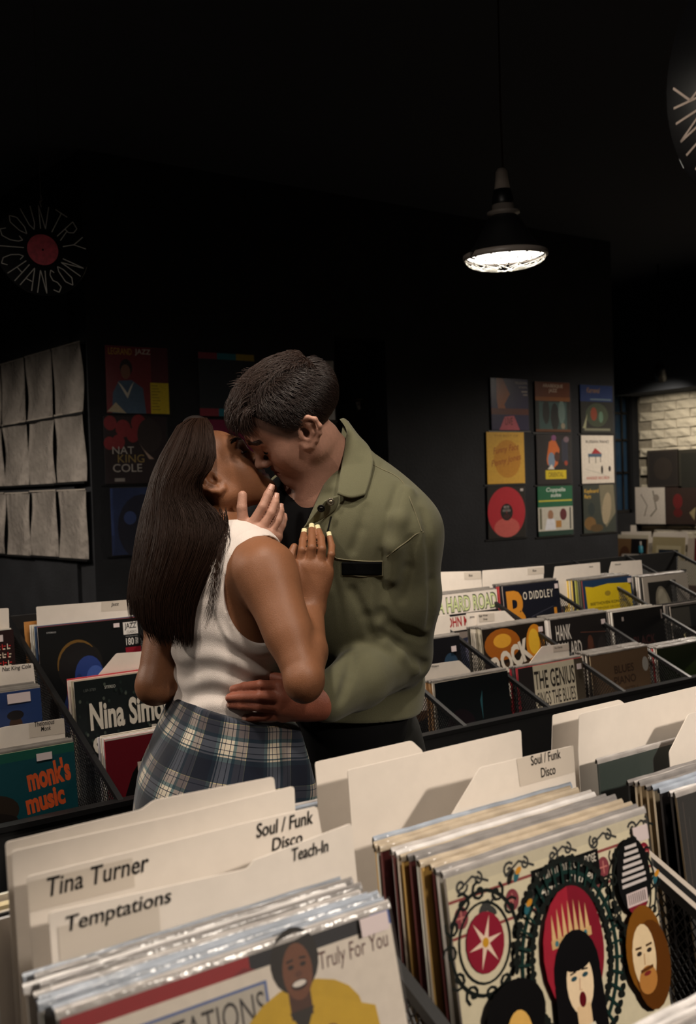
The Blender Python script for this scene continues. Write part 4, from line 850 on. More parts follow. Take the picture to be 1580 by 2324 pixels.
wallrec(4.566, 1.430, 'green and white display cover, bottom middle of the nine', a)
a = Art((44, 52, 46)); a.text('Keyboard\nRags', .04, .70, .48, .92, (190, 150, 50), shear=.1, bold=.02); a.poly([(.5, 1), (.95, 1), (1, .4), (.7, .1), (.55, .4)], (110, 104, 84)); a.ell(.72, .5, .14, .34, (150, 136, 110), rot=-10); a.ell(.2, .2, .18, .14, (110, 80, 40)); a.ell(.4, .1, .2, .08, (80, 60, 30)); a.ell(.25, .5, .1, .14, (24, 40, 40))
wallrec(4.982, 1.428, 'mossy green display cover with yellow script, bottom right of the nine', a)

# ================================================================== clear plastic sleeves on the side wall
M_CLEAR = mat('crinkled_clear_plastic', (136, 129, 122), .16, .9, noise=.4, nscale=7, bump=.03, bscale=9, coat=1.0)
base0 = np.array((U_CORNER, VB, 0.0)) + NL * .012 + DL * .02
_wcl = [('crinkled clear plastic sleeve, top row', 2.169), ('crinkled clear plastic sleeve, middle row', 1.846), ('crinkled clear plastic sleeve, bottom row', 1.487)]
_wp = ['nearest the corner', 'second from the corner', 'third from the corner', 'fourth from the corner', 'fifth from the corner']
for r, (lb, zt) in enumerate(_wcl):
    for c in range(4):
        n = 10; vs = []; fs = []; ph = [random.uniform(0, 6.3) for _ in range(6)]; h = .322
        for i in range(n + 1):
            for j in range(n + 1):
                s_, t_ = i / n, j / n
                w = .004 * math.sin(ph[0] + 5 * s_ + 3 * t_) + .003 * math.sin(ph[1] + 9 * s_ - 5 * t_) + .004 * math.sin(ph[2] + 4 * t_ + 2 * s_ * t_)
                edge = .002 * math.sin(ph[3] + 5 * t_) if i in (0, n) else 0
                p = DL * (s_ * .290 + edge) + NL * (.009 + w) + ZUP * (-t_ * h)
                vs.append(p)
        m_ = len(vs); vs += [v_ - NL * .002 for v_ in vs]
        for i in range(n):
            for j in range(n):
                k = i * (n + 1) + j; fs.append((k, k + 1, k + n + 2, k + n + 1)); fs.append((k + m_, k + n + 1 + m_, k + n + 2 + m_, k + 1 + m_))
        me = pymesh('clear_sleeve', vs, fs, True); me.materials.append(M_CLEAR)
        o = link_mesh('clear_sleeve', me, None, None, base0 + DL * (c * .313) + ZUP * (zt + random.uniform(-.004, .004)))
        tag(o, f'{lb}, {_wp[c]}', 'plastic sleeve', 'clear sleeves on the side wall')
        b = MB(); b.bar(tuple(NL * .012 + ZUP * .002), tuple(DL * .298 + NL * .012 + ZUP * .002), .003, .006); b.build('sleeve_lip', mat('clear_lip', (150, 142, 132), .2, .6), o)
        b = MB(); b.bar(tuple(ZUP * (-h - .006) + NL * .008), tuple(DL * .312 + ZUP * (-h - .006) + NL * .008), .016, .010); b.build('support_rail', M_BLACKMETAL, o)

# ================================================================== hanging vinyl signs
def stroke_text(b, strokes, w):
    for s in strokes:
        for p, q in zip(s[:-1], s[1:]): b.bar((p[0], -.0016, p[1]), (q[0], -.0016, q[1]), w, .0006, (0, 1, 0))
GL = {  # hand-drawn single-line capitals in a unit box
    'C': [[(.9, .8), (.6, 1), (.2, .85), (.05, .5), (.2, .15), (.6, 0), (.9, .2)]], 'O': [[(.5, 1), (.15, .8), (.1, .3), (.45, 0), (.85, .25), (.85, .75), (.5, 1)]],
    'U': [[(.1, 1), (.12, .25), (.45, 0), (.82, .25), (.88, 1)]], 'N': [[(.1, 0), (.12, 1), (.85, .02), (.88, 1)]], 'T': [[(0, 1), (1, .98)], [(.5, 1), (.5, 0)]],
    'R': [[(.1, 0), (.12, 1), (.7, .95), (.85, .72), (.6, .52), (.12, .5)], [(.4, .5), (.9, 0)]], 'Y': [[(.05, 1), (.5, .5), (.95, 1)], [(.5, .5), (.5, 0)]],
    'H': [[(.1, 0), (.1, 1)], [(.88, 0), (.88, 1)], [(.1, .5), (.88, .5)]], 'A': [[(0, 0), (.5, 1), (1, 0)], [(.2, .4), (.8, .4)]],
    'S': [[(.85, .85), (.5, 1), (.15, .8), (.3, .55), (.7, .42), (.85, .18), (.5, 0), (.1, .15)]], 'K': [[(.1, 0), (.1, 1)], [(.85, 1), (.12, .48), (.9, 0)]], 'F': [[(.1, 0), (.1, 1), (.9, 1)], [(.1, .55), (.7, .55)]], 'L': [[(.1, 1), (.1, 0), (.85, 0)]]}
def arc_word(word, r0, r1, a_start, a_end, flip=False):
    out = []; n = len(word); da = (a_end - a_start) / n
    for i, ch in enumerate(word):
        ac = a_start + da * (i + .5); wd = abs(da) * .72
        for s in GL[ch]:
            l = []
            for x, y in s:
                if not flip: ang = ac - (x - .5) * wd; rr = r0 + y * (r1 - r0)
                else: ang = ac + (x - .5) * wd; rr = r1 - y * (r1 - r0)
                l.append((rr * math.cos(R(ang)), rr * math.sin(R(ang))))
            out.append(l)
    return out
def vinyl_sign(c, nrm, words, labcol, label, chalk, r=.15, extra=(), top=ZC):
    root = empty('vinyl_sign', c); y = Vector(tuple(-np.array(nrm))); y.normalize(); z = Vector((0, 0, 1)); z = (z - y * z.dot(y)).normalized(); x = y.cross(z)
    root.matrix_world = Matrix.Translation(Vector(tuple(c))) @ Matrix((x, y, z)).transposed().to_4x4()
    tag(root, label, 'hanging sign')
    n = 64; b = MB(); prof = [(0.0, -.0010), (.05, -.0010)] + [(.052 + .0013 * k, -.0010 + (.00006 if k % 2 else 0)) for k in range(0, int((r - .056) / .0013), 4)] + [(r - .0012, -.0010), (r, 0), (r - .0012, .0010), (0, .0010)]
    b.lathe(prof, n); vv = [(p[0], p[2], p[1]) for p in b.v]; me = pymesh('disc', vv, [f[::-1] for f in b.f]); me.materials.append(M_VINYL); link_mesh('disc', me, None, root)
    b = MB(); b.lathe([(.0035, -.0014), (.05, -.0014), (.05, -.0011)], 40); me = pymesh('center_label', [(p[0], p[2], p[1]) for p in b.v], [f[::-1] for f in b.f]); me.materials.append(mat('label_%d_%d' % labcol[:2], labcol, .6, .2, noise=.4, nscale=60)); link_mesh('center_label', me, None, root)
    b = MB(); 
    for w_ in words: stroke_text(b, arc_word(*w_), .0028)
    stroke_text(b, extra, .0028)
    b.build('chalk_lettering', chalk, root)
    h = (top - c[2])
    b = MB(); b.tube([(0, 0, r - .006), (0, .001, r + .03), (0, 0, h)], .0008, 5); b.tube([(0, -.003, r - .012), (-.006, -.006, r + .004), (.006, .004, r + .012), (0, 0, r + .03)], .0012, 5); b.build('hanging_wire', mat('steel_wire', (120, 112, 106), .35, .5, metal=.8), root)
    return root
M_CHALK = mat('chalk', (120, 117, 112), .9, .1); M_CHALK2 = mat('chalk_bright', (150, 136, 126), .9, .1)
cs = D(97, 567, 3.25); nv = CAM - cs; nv[2] = 0; nv /= np.linalg.norm(nv); rr_ = np.array((nv[1], -nv[0], 0))
vinyl_sign(cs, nv + .28 * R0, [('COUNTRY', .068, .143, 172, 2), ('CHANSON', .068, .143, 190, 345, True)], (112, 30, 40), 'hanging black vinyl sign chalked COUNTRY CHANSON with a red label', M_CHALK, extra=[[(-.14, 0), (-.06, .001)]])
cs = D(1722, 158, 1.13)
nv = CAM - cs; nv[2] = 0; nv /= np.linalg.norm(nv); sd = np.array((-nv[1], nv[0], 0)); an = R(-44); nn = nv * math.cos(an) + sd * math.sin(an)
vinyl_sign(cs, nn + ZUP * -.12, [('FUNK', .080, .136, 238, 163)], (170, 150, 60), 'hanging vinyl sign with chalk letters cut off by the top right edge', M_CHALK2, extra=[])
cs = D(1492, 52, 3.9); nv = CAM - cs; nv /= np.linalg.norm(nv)
vinyl_sign(cs, nv, [], (30, 92, 70), 'unlit vinyl sign with a dim green label near the top right', M_CHALK)

# ================================================================== odds and ends
pt = PV(817, 916, VB + .90)
o = empty('price_tag', pt); tag(o, 'small white price tag on a hook beside the man\'s head', 'tag')
b = MB(); b.box((-.022, -.001, .026), (.022, .003, .031)); b.box((-.003, -.001, -.004), (.003, .002, .028)); b.box((-.003, .002, .024), (.003, .10, .030)); b.build('hook', mat('pale_plastic', (150, 130, 110), .5, .3), o)
b = MB(); b.prism([(-.036, -.004, .008), (-.010, -.004, .012), (.004, -.004, -.034), (-.018, -.004, -.044)], (0, .001, 0)); b.build('paper_tag', mat('tag_paper', (196, 186, 178), .6, .2), o)
b = MB(); b.box((-.022, -.0062, -.012), (-.012, -.0052, -.002)); b.build('lettering', M_INK, o)
b = MB(); p_ = PV(868, 1030, VB + .30); b.box((-.11, 0, -.012), (.04, .16, .004)); sh = b.build('wall_shelf', M_BLACKWOOD); sh.location = tuple(p_ - ZUP * .02); tag(sh, 'short dark shelf inside the recess beside the man', 'shelf')
b = MB(); b.box((-.05, .01, .0), (.03, .11, .022)); b.box((-.05, .01, .022), (.02, .10, .03)); bk = b.build('paperback_box', mat('orange_card', (170, 84, 40), .6, .2)); bk.location = tuple(p_ - ZUP * .0155); tag(bk, 'small orange box on the shelf in the recess', 'box')
# shelf support so it is fixed to the recess wall
b = MB(); b.box((-.09, .0, -.03), (-.08, VB + 1.0 - p_[1], -.012)); b.box((.02, .0, -.03), (.03, VB + 1.0 - p_[1], -.012)); b.build('bracket', M_BLACKMETAL, sh)

# far right bins under the white brick wall (covers face left)
fb = empty('record_browser', (6.28, 3.9, 0)); tag(fb, 'brown and white record bin under the white brick wall', 'record bin')
b = MB(); b.box((0, 0, .05), (.02, 1.62, .66)); b.build('front_panel', mat('brown_board', (84, 52, 36), .6, .3, noise=.2, nscale=12), fb)
b = MB(); b.box((.02, 0, .05), (.74, 1.62, .60)); b.build('bin_floor', M_BLACKWOOD, fb)
b = MB(); b.box((.70, 0, .6), (.74, 1.62, .80)); b.build('back_panel', M_BLACKWOOD, fb)
for yy in (0, .40, .80, 1.20, 1.60):
    b = MB(); b.box((.02, yy, .6), (.72, yy + .012, .72)); b.build('partition_rail', M_BLACKMETAL, fb)
def farrec(px, py, u, label, art, col=(150, 140, 120)):
    p = PU(px, py, u); o = link_mesh('record_sleeve', sleeve_mesh(col, (200, 190, 170), .004))
    rot = Matrix.Rotation(R(-90), 4, 'Z') @ Matrix.Rotation(R(-6), 4, 'X'); off = rot @ Vector((0, 0, LPS))
    o.matrix_world = Matrix.Translation(Vector(tuple(p)) - off) @ rot; tag(o, label, 'record')
    if art: art.build(o)
    return o
a = Art((120, 92, 64)); a.rect(.45, 0, .95, .9, (30, 28, 30)); a.ell(.25, .4, .18, .3, (90, 60, 44)); a.rect(0, .9, 1, 1, (200, 190, 170))
farrec(1403, 1213, 6.72, 'brown record cover in the far bin left of centre', a)
a = Art((170, 156, 120)); a.rect(.12, .1, .88, .78, (196, 184, 150)); a.rect(.2, .12, .80, .68, (40, 48, 60)); a.ell(.5, .35, .15, .12, (90, 80, 90))
farrec(1482, 1218, 6.72, 'cream framed record cover in the far bin under the brick wall', a)
a = Art((96, 34, 36)); a.rect(0, 0, .2, 1, (190, 176, 160)); farrec(1562, 1221, 6.72, 'dark red record cover in the far bin at the right edge', a)
a = Art((196, 186, 164)); a.rect(.08, .3, .24, .8, (60, 56, 50)); a.rect(0, .0, 1, .2, (150, 130, 100)); farrec(1540, 1272, 6.42, 'cream record cover in the front of the far bin', a, (196, 186, 164))
card([(1397, 1210), (1398, 1191), (1444, 1192), (1445, 1209)], 6.90, 'white box-like card at the back of the far bin beside the window', .12, 3, plane='u')
card([(1399, 1222), (1402, 1207), (1478, 1206), (1479, 1222)], 6.78, 'white divider card above the brown far cover', .1, 3, plane='u')
card([(1480, 1222), (1484, 1208), (1560, 1207), (1563, 1222)], 6.78, 'white divider card above the cream framed far cover', .1, 3, plane='u')
card([(1408, 1276), (1412, 1257), (1490, 1258), (1500, 1276)], 6.50, 'white divider card in the front row of the far bin', .1, 3, plane='u')
card([(1501, 1276), (1503, 1268), (1532, 1270), (1533, 1284)], 6.48, 'low white divider card beside the cream far cover', .1, 3, plane='u')
p_ = PU(1455, 1272, 6.36)
o = empty('spray_bottle', p_); tag(o, 'small dark bottle with a turquoise band on the far bin', 'bottle')
b = MB(); b.lathe([(0, -.06), (.016, -.06), (.018, -.05), (.018, .04), (.010, .055), (.010, .06), (0, .06)], 16); b.build('bottle_body', mat('dark_plastic', (22, 22, 24), .4, .4), o, True)
b = MB(); b.lathe([(.0185, .062), (.0185, .11), (.012, .118), (.0, .118), ], 16); b.lathe([(.0, .06), (.0185, .062)], 16); b.build('turquoise_band', mat('turquoise', (40, 120, 140), .4, .4), o, True)
b = MB(); b.lathe([(.008, .118), (.008, .15), (0, .152)], 12); b.build('nozzle', mat('pale_cap', (150, 146, 140), .4, .4), o, True)
# dark covers hung on the white bricks
def brickrec(px, py, label, a, w=1.0):
    p = PU(px, py, UW - .035); o = link_mesh('display_record', sleeve_mesh((40, 36, 34), None, .005)); o.matrix_world = Matrix.Translation(Vector((UW - .030, p[1], p[2] - LPS))) @ Matrix.Rotation(R(-90), 4, 'Z'); tag(o, label, 'record cover'); a.build(o, m=M_WALLPRINT)
    b = MB(); b.box((-.03, .001, -.016), (LPS + .03, .012, -.004)); b.build('ledge', M_BLACKMETAL, o)
a = Art((64, 58, 54)); a.rect(.05, .05, .95, .95, (52, 48, 46)); a.ell(.5, .5, .3, .3, (60, 54, 50)); brickrec(1468, 1023, 'grey-black cover on the white brick wall, upper left', a)
a = Art((60, 58, 52)); a.rect(.1, .0, .9, .9, (50, 50, 46)); brickrec(1537, 1021, 'grey-black cover on the white brick wall, upper right', a)
a = Art((206, 196, 186)); a.line([(.2, .8), (.4, .5), (.3, .2)], .03, (130, 120, 110)); a.line([(.6, .9), (.7, .4), (.5, .2)], .04, (120, 112, 100)); a.ell(.7, .7, .1, .1, (150, 140, 130)); brickrec(1440, 1106, 'white cover with grey sketch on the brick wall', a)
a = Art((62, 50, 46)); a.ell(.4, .6, .15, .2, (110, 44, 44)); a.ell(.4, .3, .14, .12, (96, 40, 40)); a.poly([(.75, .3), (.95, .45), (.9, .1)], (150, 136, 104)); brickrec(1508, 1104, 'dark cover with red marks on the brick wall, lower right', a)
# ================================================================== people: implicit-surface modelling
def nrm(v): v = np.array(v, float); return v / np.linalg.norm(v)
class SDF:
    """ordered smooth unions / subtractions of tapered capsules and ellipsoids"""
    def __init__(s): s.ops = []
    def _add(s, op, k, fn, c, r): s.ops.append((op, k, fn, np.array(c, float), float(r)))
    def cap(s, a, b, ra, rb, k=.02, op='u'):
        a = np.array(a, float); b = np.array(b, float); ab = b - a; L2 = float(ab @ ab) + 1e-12
        def fn(p):
            q = p - a; t = np.clip((q @ ab) / L2, 0, 1); q = q - t[:, None] * ab
            return np.sqrt(np.einsum('ij,ij->i', q, q)) - (ra + (rb - ra) * t)
        s._add(op, k, fn, (a + b) / 2, math.sqrt(L2) / 2 + max(ra, rb)); return s
    def chain(s, pts, rs, k=.01, k2=None, op='u'):
        for i in range(len(pts) - 1): s.cap(pts[i], pts[i + 1], rs[i], rs[i + 1], k if i == 0 or k2 is None else k2, op)
        return s
    def ell(s, c, ax, r, k=.02, op='u'):
        c = np.array(c, float); A = np.array(ax, float); r = np.array(r, float)
        def fn(p):
            q = (p - c) @ A.T; k0 = np.sqrt(((q / r) ** 2).sum(1)); k1 = np.sqrt(((q / (r * r)) ** 2).sum(1)) + 1e-9
            return k0 * (k0 - 1.0) / k1
        s._add(op, k, fn, c, r.max()); return s
    def half(s, p0, n, k=.004):            # keep the side opposite to n
        p0 = np.array(p0, float); n = nrm(n)
        s._add('i', k, lambda p: (p - p0) @ n, p0, 50.0); return s
    def merge(s, o): s.ops += o.ops; return s
    def ev(s, p, ops=None):
        d = np.full(len(p), 9.0)
        for op, k, fn, c, r in (s.ops if ops is None else ops):
            e = fn(p)
            if op == 'u':
                h = np.clip(k - np.abs(d - e), 0, None) / k; d = np.minimum(d, e) - h * h * k * .25
            elif op == 's':
                e = -e; h = np.clip(k - np.abs(d - e), 0, None) / k; d = np.maximum(d, e) + h * h * k * .25
            elif op == 'i':
                h = np.clip(k - np.abs(d - e), 0, None) / k; d = np.maximum(d, e) + h * h * k * .25
            elif op == 'd': d = d + e
        return d
    def disp(s, fn): s._add('d', .01, fn, (0, 0, 0), 99.0); return s
    def bounds(s):
        u = [(c - r, c + r) for op, k, fn, c, r in s.ops if op == 'u']
        return np.min([a for a, b in u], 0) - .02, np.max([b for a, b in u], 0) + .02
    def mesh(s, h, lo=None, hi=None):
        l, g = s.bounds(); lo = l if lo is None else np.maximum(l, lo); hi = g if hi is None else np.minimum(g, hi)
        S = 16; n = np.maximum(1, np.ceil((hi - lo) / h / S).astype(int)); N = n * S + 1
        vals = np.empty(N, np.float32)
        rad = S * h * .87
        ii = np.stack(np.meshgrid(*[np.arange(k) for k in n], indexing='ij'), -1).reshape(-1, 3)
        cen = lo + (ii + .5) * S * h
        dc = np.concatenate([s.ev(cen[i:i + 20000]) for i in range(0, len(cen), 20000)])
        gg = np.stack(np.meshgrid(*[np.arange(S + 1)] * 3, indexing='ij'), -1).reshape(-1, 3) * h
        for (i, j, k), c, d in zip(ii, cen, dc):
            sl = (slice(i * S, i * S + S + 1), slice(j * S, j * S + S + 1), slice(k * S, k * S + S + 1))
            if abs(d) > rad + .022: vals[sl] = 1.0 if d > 0 else -1.0
        OC = np.array([o[3] for o in s.ops]); OR = np.array([o[4] for o in s.ops])
        for (i, j, k), c, d in zip(ii, cen, dc):
            if abs(d) <= rad + .022:
                near = np.sqrt(((OC - c) ** 2).sum(1)) - OR < rad + .035; ops = [o for o, t in zip(s.ops, near) if t]
                sl = (slice(i * S, i * S + S + 1), slice(j * S, j * S + S + 1), slice(k * S, k * S + S + 1))
                vals[sl] = s.ev(lo + np.array((i, j, k)) * S * h + gg, ops).reshape(S + 1, S + 1, S + 1)
        return surface_nets(vals, lo, h)
def surface_nets(vals, lo, h):
    neg = vals < 0; N = np.array(vals.shape); C = N - 1
    cnt = np.zeros(C, np.int8)
    for a in (0, 1):
        for b_ in (0, 1):
            for c in (0, 1): cnt += neg[a:a + C[0], b_:b_ + C[1], c:c + C[2]]
    act = np.argwhere((cnt > 0) & (cnt < 8)); del cnt
    strd = np.array((C[1] * C[2], C[2], 1)); key = act @ strd
    corners = [(a, b_, c) for a in (0, 1) for b_ in (0, 1) for c in (0, 1)]
    cv = np.stack([vals[act[:, 0] + a, act[:, 1] + b_, act[:, 2] + c] for a, b_, c in corners], 1)
    acc = np.zeros((len(act), 3)); num = np.zeros(len(act))
    for i in range(8):
        for ax in range(3):
            if corners[i][ax] == 0:
                t_ = list(corners[i]); t_[ax] = 1; j = corners.index(tuple(t_))
                x = (cv[:, i] < 0) != (cv[:, j] < 0)
                with np.errstate(divide='ignore', invalid='ignore'): t = np.where(x, cv[:, i] / (cv[:, i] - cv[:, j]), 0)
                pos = np.tile(np.array(corners[i], float), (len(act), 1)); pos[:, ax] += t
                acc += np.where(x[:, None], pos, 0); num += x
    verts = lo + (act + acc / num[:, None]) * h
    faces = []
    for ax in range(3):
        o1, o2 = [(1, 2), (2, 0), (0, 1)][ax]
        s0 = [slice(None)] * 3; s1 = [slice(None)] * 3; s0[ax] = slice(0, -1); s1[ax] = slice(1, None)
        A = neg[tuple(s0)]; B = neg[tuple(s1)]; e = np.argwhere(A != B)
        e = e[(e[:, o1] > 0) & (e[:, o2] > 0) & (e[:, o1] < C[o1]) & (e[:, o2] < C[o2])]
        flip = A[e[:, 0], e[:, 1], e[:, 2]]
        q = []
        for d1, d2 in ((0, 0), (-1, 0), (-1, -1), (0, -1)):
            g = e.copy(); g[:, o1] += d1; g[:, o2] += d2; q.append(np.searchsorted(key, g @ strd))
        q = np.stack(q, 1); q[~flip] = q[~flip][:, ::-1]; faces.append(q[:, ::-1] if False else q)
    return verts, np.concatenate(faces)
def np_mesh(name, v, f, origin=(0, 0, 0)):
    me = bpy.data.meshes.new(name); v = np.asarray(v) - np.array(origin)
    me.vertices.add(len(v)); me.vertices.foreach_set('co', v.astype(np.float32).ravel())
    k = f.shape[1]
    me.loops.add(f.size); me.loops.foreach_set('vertex_index', f.astype(np.int32).ravel())
    me.polygons.add(len(f)); me.polygons.foreach_set('loop_start', np.arange(0, f.size, k, dtype=np.int32)); me.polygons.foreach_set('loop_total', np.full(len(f), k, np.int32))
    me.polygons.foreach_set('use_smooth', np.ones(len(f), bool)); me.update(calc_edges=True); me.validate()
    return me
def vcolor(me, cols):
    ca = me.color_attributes.new('Col', 'FLOAT_COLOR', 'POINT'); ca.data.foreach_set('color', np.concatenate([cols, np.ones((len(cols), 1))], 1).astype(np.float32).ravel())
def march(sdf, px, py, s0=1.4, s1=2.6):
    """first point of that surface met by the view ray of a photo pixel"""
    d = ray(px, py); s = s0
    for _ in range(200):
        e = sdf.ev((CAM + d * s)[None])[0]
        if e < .0006: return CAM + d * s
        s += max(e * .8, .0008)
        if s > s1: return None
def march_s(sdf, px, py, off=0.0, dflt=1.95):
    p = march(sdf, px, py)
    return (dflt if p is None else (p - CAM) @ FW) - off
def sdf_n(sdf, p):
    e = 1e-3; o = np.eye(3) * e; return nrm([sdf.ev((p + o[i])[None])[0] - sdf.ev((p - o[i])[None])[0] for i in range(3)])
def F2(a, b_): return nrm(R0 * a + F0 * b_)
def noise3(p, f, seed=0):
    r = np.random.default_rng(seed); d = np.zeros(len(p))
    for _ in range(5):
        k = r.normal(size=3) * f; d += np.sin(p @ k + r.uniform(0, 6.28))
    return d / 5

# ------------------------------------------------------------------ a head in its own frame (x forward, y left, z up; eyes at z = 0)
def add_head(S, org, hx, hz, sc=1.0, male=False, ear_tilt=15):
    hx = nrm(hx); hz = np.array(hz, float); hz = nrm(hz - hx * (hz @ hx)); hy = np.cross(hz, hx); A = np.stack((hx, hy, hz))
    P_ = lambda x, y, z: org + sc * (x * hx + y * hy + z * hz)
    E = lambda c, r, k, op='u', ax=A: S.ell(P_(*c), ax, np.array(r) * sc, k * sc, op)
    Cp = lambda a, b_, ra, rb, k, op='u': S.cap(P_(*a), P_(*b_), ra * sc, rb * sc, k * sc, op)
    if male: E((-.018, 0, .036), (.098, .074, .080), .02)
    else: E((-.012, 0, .024), (.092, .071, .068), .02)
    E((.020, 0, .030 if male else .024), (.066, .064, .068 if male else .060), .03)
    E((.030, 0, -.030), (.052, .055, .062), .03)
    jw = .058 if male else .053
    for sg in (1, -1):
        Cp((-.004, sg * jw, -.052), (.060, sg * (.022 if male else .016), -.096), .016, .014, .03)
        Cp((-.008, sg * (jw + .004), -.015), (-.004, sg * jw, -.055), .016, .016, .03)
        E((.048, sg * .043, -.026), (.026, .020, .022), .03)                       # cheek
        E((.050, sg * .030, -.058), (.026, .022, .026), .03)
    Cp((.040, 0, -.065), (.066, 0, -.092), .034, .020, .03)
    E((.074, 0, -.098), (.017, .022 if male else .017, .016), .02)                      # chin
    E((.068, 0, -.066), (.022, .026, .020), .02)                                       # mouth mound
    Cp((.078, -.034, .024), (.084, 0, .018), .010, .010, .02); Cp((.078, .034, .024), (.084, 0, .018), .010, .010, .02)   # brow
    for sg in (1, -1):
        E((.094, sg * .032, .000), (.018, .019, .013), .018, 's')                      # socket
        E((.0685, sg * .032, .000), (.0145, .0165, .0130), .006)                       # closed lid over the eye
    nl = .108 if male else .103
    Cp((.083, 0, .012), (nl - .004, 0, -.030), .0075, .0085, .012)
    E((nl, 0, -.034), (.0100, .0095, .0090), .008)
    for sg in (1, -1): E((nl - .013, sg * .0105, -.038), (.0105, .0070, .0080), .006)
    for sg in (1, -1): E((nl - .009, sg * .0060, -.0455), (.0050, .0032, .0035), .003, 's')
    # lips
    for sg in (1, -1):
        Cp((.0900, 0, -.0600), (.0800, sg * .021, -.0635), .0058, .0030, .006)
        Cp((.0885, 0, -.0715), (.0800, sg * .019, -.0665), .0066, .0030, .006)
    Cp((.0985, -.010, -.0655), (.0985, .010, -.0655), .0022, .0022, .004, 's')
    for sg in (1, -1): Cp((.0985, 0, -.0655), (.0860, sg * .022, -.0655), .0016, .0014, .004, 's')
    # ears: rim, antihelix, bowl and lobe, tilted back
    ct, sn = math.cos(R(ear_tilt)), math.sin(R(ear_tilt))
    for sg in (1, -1):
        def ep(x, y, z): x0, z0 = -.012, -.012; a, b_ = x - x0, z - z0; return (x0 + a * ct - b_ * sn, sg * y, z0 + a * sn + b_ * ct)
        ear = [(.006, .070, .004), (.002, .077, .016), (-.009, .085, .022), (-.022, .091, .018), (-.030, .094, .004), (-.030, .091, -.012), (-.024, .085, -.028), (-.014, .079, -.040), (-.004, .075, -.042), (.003, .071, -.036)]
        rs = [.0036, .0040, .0043, .0044, .0042, .0040, .0042, .0062, .0062, .0038]
        S.chain([P_(*ep(*p)) for p in ear], [r * sc for r in rs], .005 * sc)
        S.chain([P_(*ep(*p)) for p in ((-.002, .0755, .012), (-.014, .0835, .006), (-.019, .0845, -.010), (-.012, .0805, -.026))], [.0032 * sc] * 4, .006 * sc)
        S.chain([P_(*ep(*p)) for p in ((-.004, .070, .010), (-.018, .076, .006), (-.022, .077, -.012), (-.014, .074, -.030))], [.006 * sc] * 4, .010 * sc)
        E(ep(-.004, .079, -.012), (.0085, .0075, .012), .004, 's')
        Cp(ep(.004, .073, -.012), ep(.003, .073, -.022), .0045, .0040, .004)
    return P_, A
def strands_mesh(name, lines, r0, r1, origin, sides=3):
    """lines: (n, m, 3) polylines -> thin tapering prisms, one mesh"""
    L = np.asarray(lines, float); n, m, _ = L.shape
    T = np.gradient(L, axis=1); T /= np.linalg.norm(T, axis=2, keepdims=True) + 1e-9
    ref = np.tile(-FW, (n, m, 1)); X = np.cross(T, ref); X /= np.linalg.norm(X, axis=2, keepdims=True) + 1e-9; Y = np.cross(T, X)
    rr = (r0 + (r1 - r0) * np.linspace(0, 1, m) ** 2)[None, :, None]
    if hasattr(r0, '__len__'): pass
    V = np.stack([L + rr * (X * math.cos(2 * math.pi * k / sides) + Y * math.sin(2 * math.pi * k / sides)) for k in range(sides)], 2)
    idx = np.arange(n * m * sides).reshape(n, m, sides); F = []
    for k in range(sides):
        k2 = (k + 1) % sides; F.append(np.stack([idx[:, :-1, k], idx[:, :-1, k2], idx[:, 1:, k2], idx[:, 1:, k]], -1).reshape(-1, 4))
    return np_mesh(name, V.reshape(-1, 3), np.concatenate(F), origin)
def spline(pts, m):
    P_ = np.array(pts, float); n = len(P_); t = np.linspace(0, n - 1, m); i = np.clip(t.astype(int), 0, n - 2); f = (t - i)[:, None]
    g = lambda k: P_[np.clip(k, 0, n - 1)]
    a, b_, c, d = g(i - 1), g(i), g(i + 1), g(i + 2)
    return .5 * (2 * b_ + (c - a) * f + (2 * a - 5 * b_ + 4 * c - d) * f ** 2 + (3 * b_ - a - 3 * c + d) * f ** 3)
def patch(name, rows, m, parent, origin, thick=.003, nu=10, nv=16):
    """smooth cloth patch through a grid of 3-D points (rows x cols), given thickness"""
    G = np.array(rows, float); A = np.stack([spline(G[i], nu) for i in range(len(G))]); B = np.stack([spline(A[:, j], nv) for j in range(nu)], 1)   # nv x nu
    du = np.gradient(B, axis=1); dv = np.gradient(B, axis=0); N = np.cross(du, dv); N /= np.linalg.norm(N, axis=2, keepdims=True) + 1e-9
    if (N.mean((0, 1)) @ FW) > 0: N = -N
    top = B + N * thick / 2; bot = B - N * thick / 2; v = np.concatenate([top.reshape(-1, 3), bot.reshape(-1, 3)]); o = nu * nv; f = []
    for i in range(nv - 1):
        for j in range(nu - 1):
            k = i * nu + j; f += [(k, k + nu, k + nu + 1, k + 1), (k + o, k + 1 + o, k + nu + 1 + o, k + nu + o)]
    ring = [j for j in range(nu)] + [i * nu + nu - 1 for i in range(1, nv)] + [(nv - 1) * nu + j for j in range(nu - 2, -1, -1)] + [i * nu for i in range(nv - 2, 0, -1)]
    for a, b_ in zip(ring, ring[1:] + ring[:1]): f.append((a, b_, b_ + o, a + o))
    me = pymesh(name, v - np.array(origin), f, True); me.materials.append(m)
    o_ = link_mesh(name, me, None, parent); return o_
def hand(S, wrist, wr, knk, fingers, thumb, fr, tr, k=.004, pr=.0125):
    for p in knk: S.cap(wrist, p, wr * .75, pr, .020)
    for a, b_ in zip(knk[:-1], knk[1:]): S.cap(a * .9 + wrist * .1, b_ * .9 + wrist * .1, pr * .8, pr * .8, .012)
    for f, kn, r in zip(fingers, knk, fr): S.chain([kn] + list(f), [r * 1.12, r, r * .95, r * .80][:len(f) + 1] if len(f) == 3 else list(np.linspace(r * 1.1, r * .82, len(f) + 1)), k)
    if thumb is not None: S.chain(thumb, tr, .010, k)
M_SKINW = mat('skin_tan', (255, 255, 255), .48, .35, vcol=True, noise=.04, nscale=220, bump=.0004, bscale=500)
